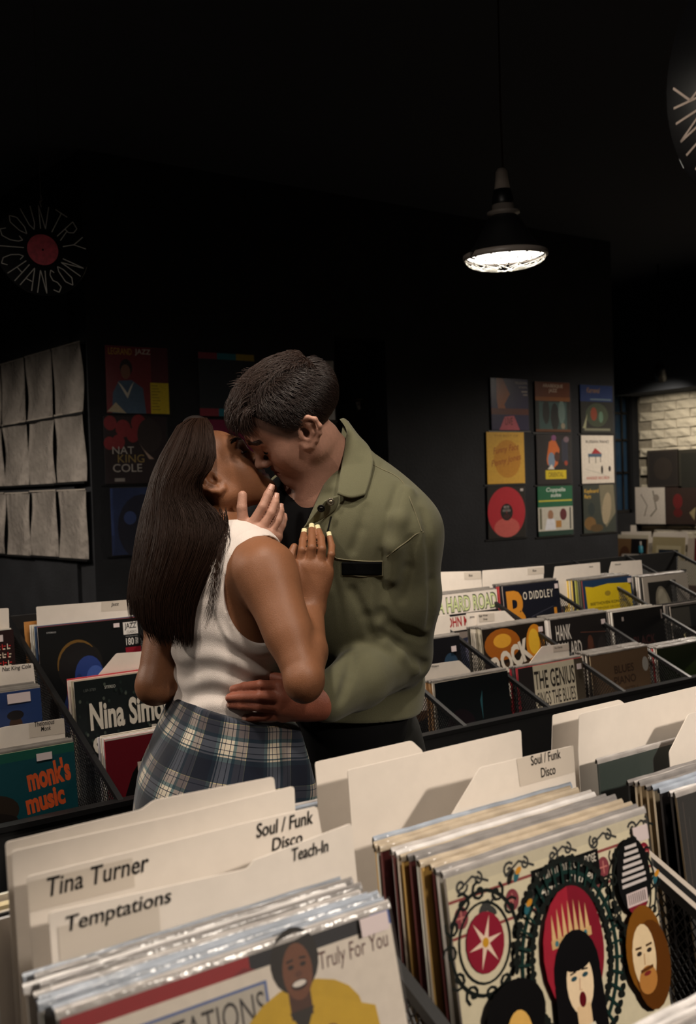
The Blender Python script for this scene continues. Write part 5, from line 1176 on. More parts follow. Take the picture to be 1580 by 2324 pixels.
M_SKINM = mat('skin_fair', (255, 255, 255), .50, .35, vcol=True, noise=.07, nscale=150, bump=.0005, bscale=420)
M_HAIRW = mat('dark_brown_hair', (38, 23, 15), .55, .12)
M_HAIRM = mat('short_brown_hair', (50, 36, 30), .42, .45)
M_TANK = mat('white_ribbed_cotton', (226, 214, 206), .85, .15, sheen=.2, bump=.0006, bscale=700)
M_JACKET = mat('olive_cotton', (103, 101, 77), .82, .2, sheen=.15, noise=.06, nscale=500, bump=.0006, bscale=900)
M_SEAM = mat('olive_seam', (124, 118, 94), .85, .2)
M_TEE = mat('black_tshirt', (14, 14, 16), .85, .2)
M_PANTS = mat('dark_trousers', (24, 24, 22), .85, .2)
M_SHOE = mat('black_leather', (18, 17, 17), .45, .4)
M_NAILW = mat('pale_yellow_nail_polish', (232, 222, 176), .25, .5)
M_NAILM = mat('bare_nail', (196, 150, 132), .35, .4)

# ------------------------------------------------------------------ man: jacket first (others touch it)
fM, lM = F2(-.5, -.866), F2(.866, -.5); AM = np.stack((lM, -fM, ZUP))
upM, chM, waM, peM = D(757, 1190, 2.085), D(768, 1320, 2.115), D(786, 1530, 2.22), D(796, 1730, 2.31)
shLM, shRM = D(915, 1212, 2.01), D(592, 1205, 2.22)
elL, wrL = D(910, 1486, 2.09), D(728, 1592, 1.862)
elR, wrR = D(520, 1430, 2.30), D(596, 1262, 2.005)
nbM = D(752, 1092, 2.085)
def torsoM(S, g):
    S.ell(upM, AM, (.185 + g, .105 + g, .10 + g), .05); S.ell(chM, AM, (.175 + g, .118 + g, .19 + g), .06); S.ell(waM, AM, (.155 + g, .108 + g, .20 + g), .06); S.ell(peM, AM, (.165 + g, .115 + g, .17 + g), .06)
    S.cap(D(788, 1075, 2.075), shLM, .052 + g * .6, .055 + g * .6, .05); S.cap(D(716, 1085, 2.12), shRM, .052 + g * .6, .055 + g * .6, .05)
J = SDF(); torsoM(J, .028)
J.chain([shLM, shLM * .5 + elL * .5 + R0 * .006, elL], [.070, .072, .064], .035, .02)
J.chain([elL, elL * .45 + wrL * .55, wrL * .93 + elL * .07], [.062, .056, .046], .02)
J.chain([shRM, elR], [.072, .066], .04); J.chain([elR, wrR * .8 + elR * .2], [.064, .050], .02)
def groove(path, s0, r, S=J, k=.012, off=.0):
    pts = []
    for px, py in path:
        p = march(S, px, py)
        if p is not None: pts.append(p - FW * (off + r * .62))
    for a_, b_ in zip(pts[:-1], pts[1:]): S.cap(a_, b_, r, r, k, 's')
def ridge(path, r, S=J, k=.014, off=.0):
    pts = [march(S, px, py) for px, py in path]; pts = [p + FW * off for p in pts if p is not None]
    for a_, b_ in zip(pts[:-1], pts[1:]): S.cap(a_, b_, r, r, k)
def wr_noise(p):
    z = p[:, 2]; w = np.clip((1.5 - z) / .5, .25, 1)
    return .0030 * w * (noise3(p * np.array((1, 1, .4)), 26, 3) + .5 * noise3(p * np.array((1, 1, .6)), 55, 5))
groove([(908, 1105), (895, 1150), (884, 1200), (874, 1260), (869, 1320), (862, 1400)], 0, .010)
ridge([(925, 1120), (905, 1180), (893, 1240), (888, 1310)], .014, off=.006)
groove([(960, 1160), (975, 1230), (982, 1320), (975, 1420)], 0, .006)
groove([(872, 1440), (900, 1470), (940, 1500), (970, 1512)], 0, .010); ridge([(870, 1462), (905, 1490), (940, 1520)], .012, off=.006)
groove([(868, 1392), (885, 1420), (930, 1440), (965, 1450)], 0, .008)
groove([(800, 1480), (790, 1540), (775, 1590)], 0, .008)
groove([(935, 1225), (928, 1290), (915, 1360)], 0, .006); groove([(830, 1150), (818, 1200), (800, 1250)], 0, .005)
groove([(800, 1340), (830, 1400), (840, 1440)], 0, .006)
J.disp(wr_noise)
# front opening and neck
pA = D(690, 1200, 2.0); nA = -nrm(np.cross(ray(690, 1200), ray(694, 1800))); nA = nA if nA @ R0 < 0 else -nA   # points to the removed (left) side
nA2 = nrm(np.cross(ray(690, 1200), ray(785, 985))); nA2 = nA2 if nA2 @ R0 < 0 else -nA2
pB = pA - R0 * .27
def opening(p):
    a1 = -((p - CAM) @ nA); a2 = -((p - CAM) @ nA2)
    a = np.where(p[:, 2] < pA[2], a1, a2)
    return np.maximum(np.maximum(a, (pB - p) @ R0), -(p - chM) @ fM + .0)
J._add('s', .004, opening, pA, 5.0)
J.cap(D(748, 1085, 2.06), D(735, 980, 2.04), .064, .068, .006, 's')
J.half(D(790, 1640, 2.1), -ZUP)
J.half(CAM + ZUP * 5, ZUP)
MAN = np.array((*(peM[:2]), 0.0)); man = empty('person', MAN); tag(man, 'man in an olive overshirt leaning down to kiss the woman', 'person')
v, f = J.mesh(.0048)
jk = link_mesh('overshirt', np_mesh('overshirt', v, f, MAN), M_JACKET, man)

# black t-shirt
T = SDF(); torsoM(T, .006); T.ell(D(712, 1078, 2.02), np.stack((CR, FW, CU)), (.080, .16, .057), .004, 's'); T.cap(nbM, nbM + ZUP * .2, .066, .09, .004, 's')
T.half(D(790, 1800, 2.2), -ZUP)
v, f = T.mesh(.006); link_mesh('tshirt', np_mesh('tshirt', v, f, MAN), M_TEE, man)

# ------------------------------------------------------------------ man's body
B = SDF()
B.ell(upM, AM, (.18, .100, .095), .05); B.ell(chM, AM, (.168, .110, .185), .06); B.ell(waM, AM, (.145, .10, .19), .06)
B.cap(D(788, 1080, 2.075), shLM, .048, .050, .05); B.cap(D(716, 1090, 2.12), shRM, .048, .050, .05)
hxM = nrm(-R0 * .80 - ZUP * .60); _hz0 = nrm(-R0 * .60 + ZUP * .80); hzM = _hz0 * math.cos(R(28)) - F0 * math.sin(R(28)); _ly = np.cross(hzM, hxM)
SCM = .985; oM = D(706, 982, 1.922) - SCM * (-.014 * hxM + .080 * _ly - .014 * hzM)
B.chain([D(722, 1000, 2.005), D(742, 1045, 2.045), D(757, 1095, 2.085)], [.046, .050, .060], .03)
B.chain([D(712, 1060, 2.0), D(716, 1120, 2.02)], [.030, .034], .04)
HM, AH = add_head(B, oM, hxM, hzM, SCM, True, 32)
# forearm + left hand on her waist
B.chain([elL, elL * .4 + wrL * .6, wrL], [.046, .044, .030], .02)
WAISTS = 1.862
def hw(px, py, s): return D(px, py, s)
knL = [hw(634, 1558, 1.845), hw(640, 1583, 1.838), hw(638, 1606, 1.842), hw(640, 1624, 1.855)]
fgL = [[hw(590, 1556, 1.836), hw(556, 1560, 1.850), hw(530, 1565, 1.862)], [hw(588, 1581, 1.828), hw(550, 1582, 1.842), hw(521, 1584, 1.855)],
       [hw(590, 1603, 1.832), hw(552, 1601, 1.844), hw(524, 1600, 1.858)], [hw(604, 1625, 1.842), hw(578, 1628, 1.850), hw(558, 1630, 1.860)]]
hand(B, D(700, 1594, 1.862), .030, knL, fgL, [D(690, 1575, 1.87), D(650, 1545, 1.89), D(610, 1535, 1.905)], [.0105, .0105, .0100, .0095], [.016, .013, .010], .003, .0125)
B.cap(wrL, D(680, 1594, 1.855), .030, .028, .02)
# right forearm + hand at her jaw
B.chain([elR, elR * .4 + wrR * .6, wrR], [.045, .042, .030], .02)
B.cap(wrR, D(596, 1232, 1.965), .029, .027, .02)
knR = [D(571, 1192, 1.930), D(590, 1205, 1.926), D(611, 1213, 1.932), D(628, 1216, 1.946)]
fgR = [[D(596, 1150, 1.922), D(608, 1123, 1.930), D(616, 1106, 1.938)], [D(615, 1164, 1.926), D(624, 1140, 1.934), D(627, 1126, 1.942)],
       [D(630, 1181, 1.936), D(636, 1160, 1.944), D(637, 1150, 1.950)], [D(640, 1192, 1.952), D(644, 1178, 1.958), D(645, 1170, 1.962)]]
hand(B, D(590, 1236, 1.96), .027, knR, fgR, [D(572, 1222, 1.95), D(552, 1186, 1.934), D(549, 1152, 1.928), D(550.5, 1124, 1.932)], [.0089, .0089, .0085, .0078], [.016, .0118, .0102, .0090], .0022, .0108)
v, f = B.mesh(.0025)
me = np_mesh('body', v, f, MAN)
hl = (v - oM) @ AH.T / SCM
skin = np.tile(np.array(lin((182, 136, 116))), (len(v), 1))
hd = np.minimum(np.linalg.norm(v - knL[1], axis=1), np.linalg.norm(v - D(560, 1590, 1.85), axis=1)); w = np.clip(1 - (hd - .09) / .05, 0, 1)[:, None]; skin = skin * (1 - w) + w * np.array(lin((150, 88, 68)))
lip = ((np.abs(hl[:, 2] + .0655) < .0115 - .35 * np.abs(hl[:, 1]) * .5) & (hl[:, 0] > .079) & (np.abs(hl[:, 1]) < .022)); skin[lip] = lin((140, 88, 76))
st = np.clip(((-hl[:, 2] - .042) / .03), 0, 1) * (hl[:, 0] > -.015) * (hl[:, 2] > -.13) * (np.abs(hl[:, 1]) < .08) * (~lip); st = st * .35; skin = skin * (1 - st[:, None]) + st[:, None] * np.array(lin((120, 84, 70)))
so = np.maximum.reduce([(hl[:, 0] - .038) * .84 - (hl[:, 2] - .010) * .54, (hl[:, 0] - .070) * .95 - (hl[:, 2] - .066) * .3, (hl[:, 0] - .02) * .39 - (hl[:, 2] + .007) * .92])
fd = np.clip(1 - (so + .006) / .012, 0, 1) * (np.linalg.norm(hl, axis=1) < .16) * (np.abs(hl[:, 1]) < .076) * .85; skin = skin * (1 - fd[:, None]) + fd[:, None] * np.array(lin((44, 32, 28)))
vcolor(me, skin); link_mesh('body', me, M_SKINM, man)

def nail(parent, origin, S, tip, prev, r, m, out=None, name='fingernail'):
    """small curved plate on the back of a fingertip"""
    d = nrm(np.array(tip) - np.array(prev)); n = -FW if out is None else out; n = nrm(n - d * (n @ d)); s = np.cross(d, n); c = np.array(tip) + n * r * .76 - d * r * .1
    rows = []
    for a in np.linspace(-1.0, .50, 5):
        w = r * .64 * (1 - .18 * max(a, 0) ** 2); rows.append([c + d * r * a * 1.0 + s * w * q - n * (abs(q) ** 2) * r * .30 + n * r * (.06 - .12 * max(a - .4, 0)) for q in (-1, -.5, 0, .5, 1)])
    o = patch(name, rows, m, parent, origin, .0009, 7, 8)
    return o
for fg in fgR[:3]: nail(man, MAN, B, fg[-1], fg[-2], .0090, M_NAILM)
nail(man, MAN, B, D(550.5, 1124, 1.932), D(549, 1152, 1.928), .0095, M_NAILM)
for fg in fgL: nail(man, MAN, B, fg[-1], fg[-2], .0092, M_NAILM, nrm(-FW + ZUP * .3))

# trousers, shoes
Q = SDF(); Q.ell(peM + ZUP * .03, AM, (.180, .130, .19), .04)
for sg in (1, -1):
    hip = peM + lM * .085 * sg - ZUP * .03; kn = np.array((*(peM + lM * .095 * sg + fM * .02)[:2], .50)); an = np.array((*(peM + lM * .10 * sg - fM * .02)[:2], .08)); Q.chain([hip, kn, an], [.098, .075, .065], .04)
Q.half(peM + ZUP * .15, ZUP); Q.half((0, 0, .035), -ZUP)
v, f = Q.mesh(.008); link_mesh('trousers', np_mesh('trousers', v, f, MAN), M_PANTS, man)
def shoe(parent, org, ank, fwd, L=.27):
    S = SDF(); a = np.array((*(ank[:2] - fwd[:2] * .05), .045)); b_ = np.array((*(ank[:2] + fwd[:2] * (L - .10)), .036)); S.cap(a, b_, .044, .040, .02); S.cap(a + ZUP * .01, np.array((*ank[:2], .10)), .044, .050, .03); S.half((0, 0, 0.001), -ZUP)
    v, f = S.mesh(.006); link_mesh('shoe', np_mesh('shoe', v, f, org), M_SHOE, parent)
for sg in (1, -1): shoe(man, MAN, np.array((*(peM + lM * .10 * sg - fM * .02)[:2], .08)), fM)

# jacket details lie on the jacket surface
def on(S, px, py, off): 
    p = march(S, px, py)
    return p - FW * off if p is not None else None
JS = lambda px, py, dflt=1.95: march_s(J, px, py, 0, dflt)
def row(pts, off, dep=None): return [D(px, py, (JS(px, py) if dep is None else dep) - off) for px, py in pts]
dcol = march_s(J, 830, 1060, 0, 2.0)
cl = [[(772, 953), (780, 951), (790, 958)], [(786, 975), (797, 975), (812, 988)], [(785, 1000), (808, 1003), (836, 1014)], [(778, 1045), (810, 1046), (847, 1042)], [(770, 1090), (802, 1092), (841, 1085)], [(766, 1121), (797, 1130), (829, 1123)]]
def sdep(px, py, lo=1.86, hi=2.12):
    s = march_s(J, px, py, 0, None or 9.0); return s if s < 5 else None
rows = []; ex = [2.085, 2.045, 2.010, 1.985, 1.968, 1.955]
for i, r_ in enumerate(cl):
    base = [sdep(*p) for p in r_]; ok = [x for x in base if x is not None]; s_ = min([ex[i]] + [x - .010 for x in ok]) if i > 0 else ex[0]
    rows.append([D(p[0], p[1], s_ + o) for p, o in zip(r_, (.0, -.003, .004))])
patch('collar', rows, M_JACKET, man, MAN, .004, 12, 24)
# collar stand between neck and leaf
st = []
for (px, py), (qx, qy), k in zip([(779, 968), (772, 1010), (764, 1052), (755, 1092), (738, 1138)], [(786, 976), (786, 1002), (780, 1045), (772, 1090), (767, 1125)], range(5)):
    s = [2.075, 2.035, 2.005, 1.985, 1.965][k]; st.append([D(px, py, s + .012), D((px + qx) / 2, (py + qy) / 2, s + .004), D(qx + 3, qy, s)])
patch('collar_stand', st, M_JACKET, man, MAN, .003, 8, 20)
# folded-over placket with two snaps
sp_ = march_s(J, 760, 1180, 0, 1.95)
pk = [[(737, 1137), (752, 1130), (768, 1124)], [(722, 1156), (744, 1152), (767, 1146)], [(706, 1176), (727, 1171), (750, 1166)], [(690, 1197), (698, 1194), (706, 1190)]]
patch('placket', [[D(px, py, sp_ - .012 + .004 * i + .004 * j) for j, (px, py) in enumerate(r_)] for i, r_ in enumerate(pk)], M_JACKET, man, MAN, .003, 10, 14)
for (px, py, mm) in ((751, 1139, (120, 112, 96)), (729, 1154, (30, 28, 26))):
    b = MB(); c = D(px, py, sp_ - .0165); z_ = -FW
    prof = [(.0075, 0), (.0075, .0012), (.006, .0022), (.0045, .0012), (.003, .0012), (.0025, .002), (0, .002)]
    vs = []; n_ = 20
    for r_, h_ in prof:
        for k in range(n_): vs.append(c - MAN + CR * r_ * math.cos(6.2832 * k / n_) + CU * r_ * math.sin(6.2832 * k / n_) + z_ * h_)
    b.add(vs, [(i * n_ + k, i * n_ + (k + 1) % n_, (i + 1) * n_ + (k + 1) % n_, (i + 1) * n_ + k) for i in range(len(prof) - 1) for k in range(n_)])
    b.build('snap_button', mat('snap_%d' % mm[0], mm, .3, .5, metal=.8), man, True)
def seam(name, path, r=.0011, m=M_SEAM, off=.0006, S=J):
    pts = [on(S, px, py, off) for px, py in path]; pts = [p for p in pts if p is not None]
    if len(pts) < 2: return
    P2 = spline(pts, 4 * len(pts)); b = MB(); b.tube([p - MAN for p in P2], r, 5); return b.build(name, m, man)
seam('seam', [(846, 1054), (870, 1066), (895, 1078), (915, 1095), (930, 1130), (943, 1165), (957, 1205)])
seam('seam', [(962, 1208), (945, 1212), (925, 1228), (900, 1246), (878, 1264)])
seam('seam', [(766, 1268), (790, 1271), (830, 1274), (868, 1274)], .0013); seam('seam', [(868, 1274), (868, 1307)], .0013); seam('seam', [(782, 1302), (820, 1308), (867, 1306)], .0013)
seam('seam', [(757, 1262), (765, 1268)], .0013); seam('placket_shadow', [(752, 1172), (744, 1205), (738, 1240)], .0016, M_TEE, .0)  # the black tube stands in for the shadow line below the placket
pkt = [[on(J, x, y, .0016) for x in (776, 800, 822, 845, 866)] for y in (1276, 1284, 1292, 1299, 1305)]
patch('pocket', pkt, mat('pocket_black', (9, 9, 10), .9, .1), man, MAN, .0012, 12, 8)
# necklace
NS = SDF(); NS.ops = list(B.ops)
pts = [march(NS, px, py) for px, py in ((752, 1086), (745, 1098), (736, 1112), (727, 1126), (719, 1137))]; pts = [p - FW * .0012 - MAN for p in pts if p is not None]
if len(pts) > 2:
    b = MB(); b.tube(spline(pts, 16), .0009, 5); b.build('necklace', mat('gold_chain', (170, 110, 60), .35, .5, metal=.7), man)

# man's hair: head-local guide field
# man's hair: longer on top, cropped sides fading into the skin (head-local planes bound the scalp)
SC_C, SC_R = np.array((-.018, 0, .036)), np.array((.098, .074, .080)); FC_C, FC_R = np.array((.020, 0, .030)), np.array((.066, .064, .068))
def scalp_out(q):      # > 0 outside the hair-bearing scalp, in metres
    x, y, z = q[..., 0], q[..., 1], q[..., 2]
    a = (x - .038) * .84 - (z - .010) * .54; b_ = (x - .070) * .95 - (z - .066) * .3; c = (x - .02) * .39 - (z + .007) * .92
    return np.maximum(np.maximum(a, b_), c)
PARTY = .040
def hair_man():
    lines = []; rn = np.random.default_rng(5); n = 0; m = 10
    while n < 7500:
        d = rn.normal(size=3); d /= np.linalg.norm(d); p = SC_C + d * SC_R; dd = p - SC_C
        q0 = (SC_C - FC_C) / FC_R; q1 = dd / FC_R; A_, B_, C_ = q1 @ q1, 2 * q0 @ q1, q0 @ q0 - 1; ds = B_ * B_ - 4 * A_ * C_
        if ds > 0: p = SC_C + dd * max(1.0, (-B_ + math.sqrt(ds)) / (2 * A_))
        x, y, z = p
        if scalp_out(p) > 0 or y < -.065: continue
        if n > 5600 and not (y > .03 and z < .07): continue
        top = z > .066 - .12 * max(0, -x - .03) and y < PARTY + .1 * (x - .0) * .3 and x > -.098 and y > -.062
        nn = d / SC_R; nn /= np.linalg.norm(nn)
        if top:
            ln = rn.uniform(.046, .074) * (1.0 if x > -.05 else .7); q = [p]; cur = p.copy(); fy = np.clip((y + .06) / .1, 0, 1)
            dirn = np.array((1.0, -.25 + .45 * (1 - fy) + rn.normal() * .20, .42 + rn.normal() * .14)); hv = .013 + .016 * np.clip((x + .06) / .11, 0, 1); cl = rn.uniform(.7, 1.2)
            for i in range(m - 1):
                t = (i + 1) / (m - 1); hgt = hv * math.sin(min(1, t * 1.3) * math.pi / 2) * cl
                dr = dirn + np.array((-.1, .35, -1.25)) * t * t; dr /= np.linalg.norm(dr); cur = cur + dr * ln / (m - 1)
                e = (cur - SC_C) / (SC_R + hgt); L = np.linalg.norm(e); tgt = SC_C + e / L * (SC_R + hgt)
                cur = tgt if L < 1 else cur * .5 + tgt * .5
                q.append(cur.copy())
        else:
            if y < 0: continue
            fade = np.clip(-scalp_out(p) / .05, .12, 1); ln = .004 + .016 * fade
            dn = np.array((-.25, .0, -1.0)) + rn.normal(size=3) * .2; dn = dn - nn * (dn @ nn); dn /= np.linalg.norm(dn)
            q = [p + nn * .0022 + (dn * t + nn * (.05 + .42 * t - .1 * t * t)) * ln for t in np.linspace(0, 1, m)]
        lines.append([HM(*c) for c in q]); n += 1
    # the lifted lock along the parting
    for _ in range(420):
        x = rn.uniform(-.075, .045); y = PARTY + rn.normal() * .004; z = SC_C[2] + SC_R[2] * math.sqrt(max(0, 1 - ((x - SC_C[0]) / SC_R[0]) ** 2 - (y / SC_R[1]) ** 2))
        up = rn.uniform(.006, .014); fwd = rn.uniform(.012, .026)
        lines.append([HM(x + fwd * t, y - .002 + .010 * t * t, z - .002 + up * math.sin(t * 2.3) - .006 * t * t) for t in np.linspace(0, 1, m)])
    for _ in range(900):  # fringe falling over the forehead
        y = rn.uniform(-.058, .050); x = .056 - .25 * abs(y) + rn.normal() * .006; z = .092 - 3.2 * y * y + rn.normal() * .003; o = rn.normal() * .003; dn = rn.uniform(.022, .044); k = rn.uniform(.8, 1.15); sy = .010 + rn.normal() * .006
        lines.append([HM(*q) for q in spline([(x, y, z), (x + .018 * k, y + sy * .4, z + .004), (x + .033 * k + o, y + sy * .8, z - dn * .40), (x + .035 * k + o, y + sy, z - dn)], m)])
    for _ in range(46):  # cowlick
        p = np.array((rn.uniform(-.01, .03), rn.uniform(-.02, .02), .118)); a = rn.normal(size=2) * .5
        lines.append([HM(p[0] + (.014 + a[0] * .02) * t, p[1] + a[1] * .02 * t, p[2] + .026 * t - .006 * t * t) for t in np.linspace(0, 1, m)])
    return np.array(lines)
hm = hair_man()
link_mesh('hair', strands_mesh('hair', hm, .00062, .00022, MAN), M_HAIRM, man)
S = SDF()
S.ell(HM(*SC_C), AH, (SC_R + .0008) * SCM, .01); S.ell(HM(*FC_C), AH, (FC_R + .0010) * SCM, .03); S.ell(HM(.004, -.010, .060), AH, np.array((.080, .056, .066)) * SCM, .02)
S.half(HM(.030, 0, .015), AH[0] * .84 - AH[2] * .54, .02); S.half(HM(.060, 0, .069), AH[0] * .95 - AH[2] * .3, .01); S.half(HM(.016, 0, .003), AH[0] * .39 - AH[2] * .92, .02)
v, f = S.mesh(.003); link_mesh('hair_cap', np_mesh('hair_cap', v, f, MAN), mat('cropped_hair', (34, 26, 23), .8, .15, noise=.5, nscale=500), man)
def push_out(Ls, S, dirn, eps=.0006):
    A_ = np.array(Ls); sh = A_.shape; q = A_.reshape(-1, 3)
    for _ in range(4): q = q + dirn[None] * np.clip(eps - S.ev(q), 0, .01)[:, None]
    return q.reshape(sh)
def brow(parent, org, Hf, m, sgs=(1, -1), thick=1.0, n=90, z0=.022, S=None, hx=None):
    rn = np.random.default_rng(2); L = []
    for sg in sgs:
        for _ in range(n):
            t = rn.uniform(0, 1); y = sg * (.012 + .036 * t); x = .0925 - .016 * t - .004 * t * t; z = z0 + .006 * math.sin(t * 2.4) + rn.normal() * .0016 * thick
            L.append([Hf(x - .001 * k * .2, y + sg * .0022 * k, z + .0006 * k * (1 - 2 * t)) for k in range(4)])
    L = push_out(L, S, hx)
    link_mesh('eyebrow', strands_mesh('eyebrow', np.array(L), .0006, .0002, org), m, parent)
brow(man, MAN, HM, M_HAIRM, thick=1.6, n=160, S=B, hx=hxM)
def lashes(parent, org, Hf, m, n=26, ln=.009):
    L = []
    for sg in (1, -1):
        for t in np.linspace(-1, 1, n):
            y = sg * (.032 + .0150 * t); x = .0815 - .0045 * t * t; z = -.0055 + .002 * t * t
            L.append([Hf(x + ln * k, y + sg * .003 * t * k, z - .004 * k + .003 * k * k) for k in (0, .33, .66, 1)])
    link_mesh('eyelashes', strands_mesh('eyelashes', np.array(L), .0005, .00015, org), m, parent)
lashes(man, MAN, HM, mat('lash', (14, 10, 9), .6, .2), 22, .004)
# ------------------------------------------------------------------ woman
fW, rW = F2(.80, .60), F2(.60, -.80); AW = np.stack((rW, fW, ZUP))
peW, waW, chW, upW = D(512, 1725, 1.975), D(514, 1545, 1.975), D(508, 1385, 1.98), D(508, 1290, 1.985)
nbW = D(527, 1212, 1.99)
shRW, shLW = D(604, 1296, 1.858), D(408, 1275, 2.07)
elRW, wrRW = D(690, 1538, 1.752), D(704, 1378, 1.895)
elLW, wrLW = D(352, 1556, 1.965), D(500, 1522, 2.16)
def torsoW(S, g):
    S.ell(peW - fW * .01, AW, (.165 + g, .125 + g, .13 + g), .05); S.ell(waW, AW, (.112 + g, .084 + g, .14 + g), .06); S.ell(chW, AW, (.128 + g, .096 + g, .155 + g), .06)
    S.ell(upW, AW, (.135 + g, .080 + g, .080 + g), .05)
    for sg in (1, -1): S.ell(chW + fW * .085 + rW * .06 * sg + ZUP * .03, AW, (.055 + g, .055 + g, .06 + g), .04)
    S.ell(D(520, 1240, 1.985), AW, (.10 + g, .055 + g, .05 + g), .05)
def armsW(S):
    S.cap(D(560, 1264, 1.93), shRW, .038, .046, .045); S.cap(shRW, elRW, .0465, .034, .05); S.cap(shRW * .8 + elRW * .2 + F0 * .006, shRW * .4 + elRW * .6 + F0 * .004, .041, .037, .03)
    S.chain([elRW, elRW * .65 + wrRW * .35, wrRW], [.035, .0375, .0255], .006, .012)
    S.ell(elRW - ZUP * .012 - F0 * .008, np.eye(3), (.028, .028, .030), .02)
    S.cap(D(455, 1255, 2.05), shLW, .042, .048, .045); S.chain([shLW, shLW * .5 + elLW * .5, elLW], [.048, .043, .036], .035, .02); S.chain([elLW, elLW * .6 + wrLW * .4, wrLW], [.036, .037, .026], .016, .012)
W = SDF(); torsoW(W, 0); armsW(W)
hxW = R0 * .80 + ZUP * .60 + F0 * .10; hzW = -R0 * .60 + ZUP * .80 - F0 * .02
oW = D(483, 1080, 2.02); SCW = .93
W.cap(nbW - ZUP * .02, oW - R0 * .008 - ZUP * .055, .047, .045, .03)
HW, AHW = add_head(W, oW, hxW, hzW, SCW, False, 8)
js = lambda px, py, r: min(march_s(J, px, py, 0, 1.96) - r, 1.955)
knW = [D(681, 1284, 1.893), D(704, 1279, 1.889), D(727, 1282, 1.891), D(744, 1294, 1.897)]
def fpath(pts, r): return [D(px, py, s) for px, py, s in pts]
tipS = [js(690, 1206, .008), js(708, 1195, .008), js(722, 1198, .008), js(747, 1214, .008)]
tipS = [max(1.90, min(1.935, t)) for t in tipS]
fgW = [fpath([(686, 1248, 1.889), (688, 1227, (1.889 + tipS[0]) / 2), (690.5, 1209, tipS[0])], .008), fpath([(708, 1243, 1.884), (708, 1220, (1.886 + tipS[1]) / 2), (707.5, 1198, tipS[1])], .008),
       fpath([(731, 1246, 1.886), (729, 1222, (1.888 + tipS[2]) / 2), (722, 1201, tipS[2])], .008), fpath([(752, 1258, 1.892), (753, 1240, (1.892 + tipS[3]) / 2), (747.5, 1216, tipS[3])], .007)]
hand(W, wrRW, .0245, knW, fgW, [D(690, 1340, 1.90), D(664, 1286, 1.905), D(662, 1258, 1.912), D(668, 1242, 1.92)], [.0082, .0083, .0080, .0072], [.016, .0115, .0092, .0080], .0025, .0100)
W.ell(D(712, 1315, 1.895), np.stack((R0, F0, ZUP)), (.030, .014, .034), .02)
v, f = W.mesh(.0025)
WOMAN = np.array((*(peW[:2]), 0.0)); woman = empty('person', WOMAN); tag(woman, 'long-haired woman in a white tank top kissing the man', 'person')
me = np_mesh('body', v, f, WOMAN)
hl = (v - oW) @ AHW.T / SCW
skin = np.tile(np.array(lin((137, 91, 63))), (len(v), 1))
lip = ((np.abs(hl[:, 2] + .0655) < .0125 - .28 * np.abs(hl[:, 1])) & (hl[:, 0] > .0785) & (np.abs(hl[:, 1]) < .024)); skin[lip] = lin((150, 66, 62))
lid = np.exp(-(((hl[:, 1:3] - np.array((-.032, .003))) / np.array((.018, .012))) ** 2).sum(1)) * (hl[:, 0] > .06); skin = skin * (1 - .45 * lid[:, None]) + .45 * lid[:, None] * np.array(lin((110, 66, 44)))
sc_ = ((hl[:, 0] - .060) * .85 - (hl[:, 2] - .070) * .5 < 0) & (hl[:, 0] * .4 - (hl[:, 2] - .008) * .9 < .0) & (np.linalg.norm(hl, axis=1) < .15) & (np.abs(hl[:, 1]) < .073); skin[sc_] = lin((26, 16, 12))
vcolor(me, skin); link_mesh('body', me, M_SKINW, woman)
for fg, r in zip(fgW, (.0082, .0083, .0080, .0072)): nail(woman, WOMAN, W, fg[-1] + (fg[-1] - fg[-2]) * .12, fg[-2], r * 1.0, M_NAILW, nrm(-FW + CU * .5))
brow(woman, WOMAN, HW, mat('brow_hair', (28, 18, 14), .6, .2), thick=1.0, n=120, z0=.024, S=W, hx=hxW)
lashes(woman, WOMAN, HW, mat('lash'), 30, .011)
# tank top
K = SDF(); torsoW(K, .0045); K.cap(D(560, 1256, 1.945), D(590, 1280, 1.89), .042, .046, .04); K.cap(D(455, 1250, 2.05), D(425, 1262, 2.09), .045, .05, .04)
ahc, ahr = D(622, 1345, 1.835), np.array((.096, .145, .112)); AHX = np.stack((R0, F0, ZUP))
arm_e = SDF().ell(ahc, AHX, ahr, .01)
def folds(p):  # gathers above the waist
    z = p[:, 2]; x = p @ R0; a = np.clip((1.20 - z) / .07, 0, 1) * .0042 + .0007
    ph = 2 * math.pi * (z + .20 * x + .012 * np.sin(x * 30) + .02 * noise3(p, 14, 8)) / .042
    return a * (np.sin(ph) * .6 + .5 * noise3(p * np.array((1, 1, 2.2)), 26, 9))
K.disp(folds)
K.disp(lambda p: -.0032 / (1 + np.exp((arm_e.ev(p) - .024) / .0010)))
K.ell(ahc, AHX, ahr, .002, 's'); K.ell(shLW + rW * -.02 - ZUP * .06, AHX, (.10, .12, .13), .003, 's')
K.cap(nbW + ZUP * .0 + fW * .01, nbW + ZUP * .12, .060, .075, .003, 's')
K.half(D(520, 1640, 1.97), -ZUP)
v, f = K.mesh(.0034); link_mesh('tank_top', np_mesh('tank_top', v, f, WOMAN), M_TANK, woman)
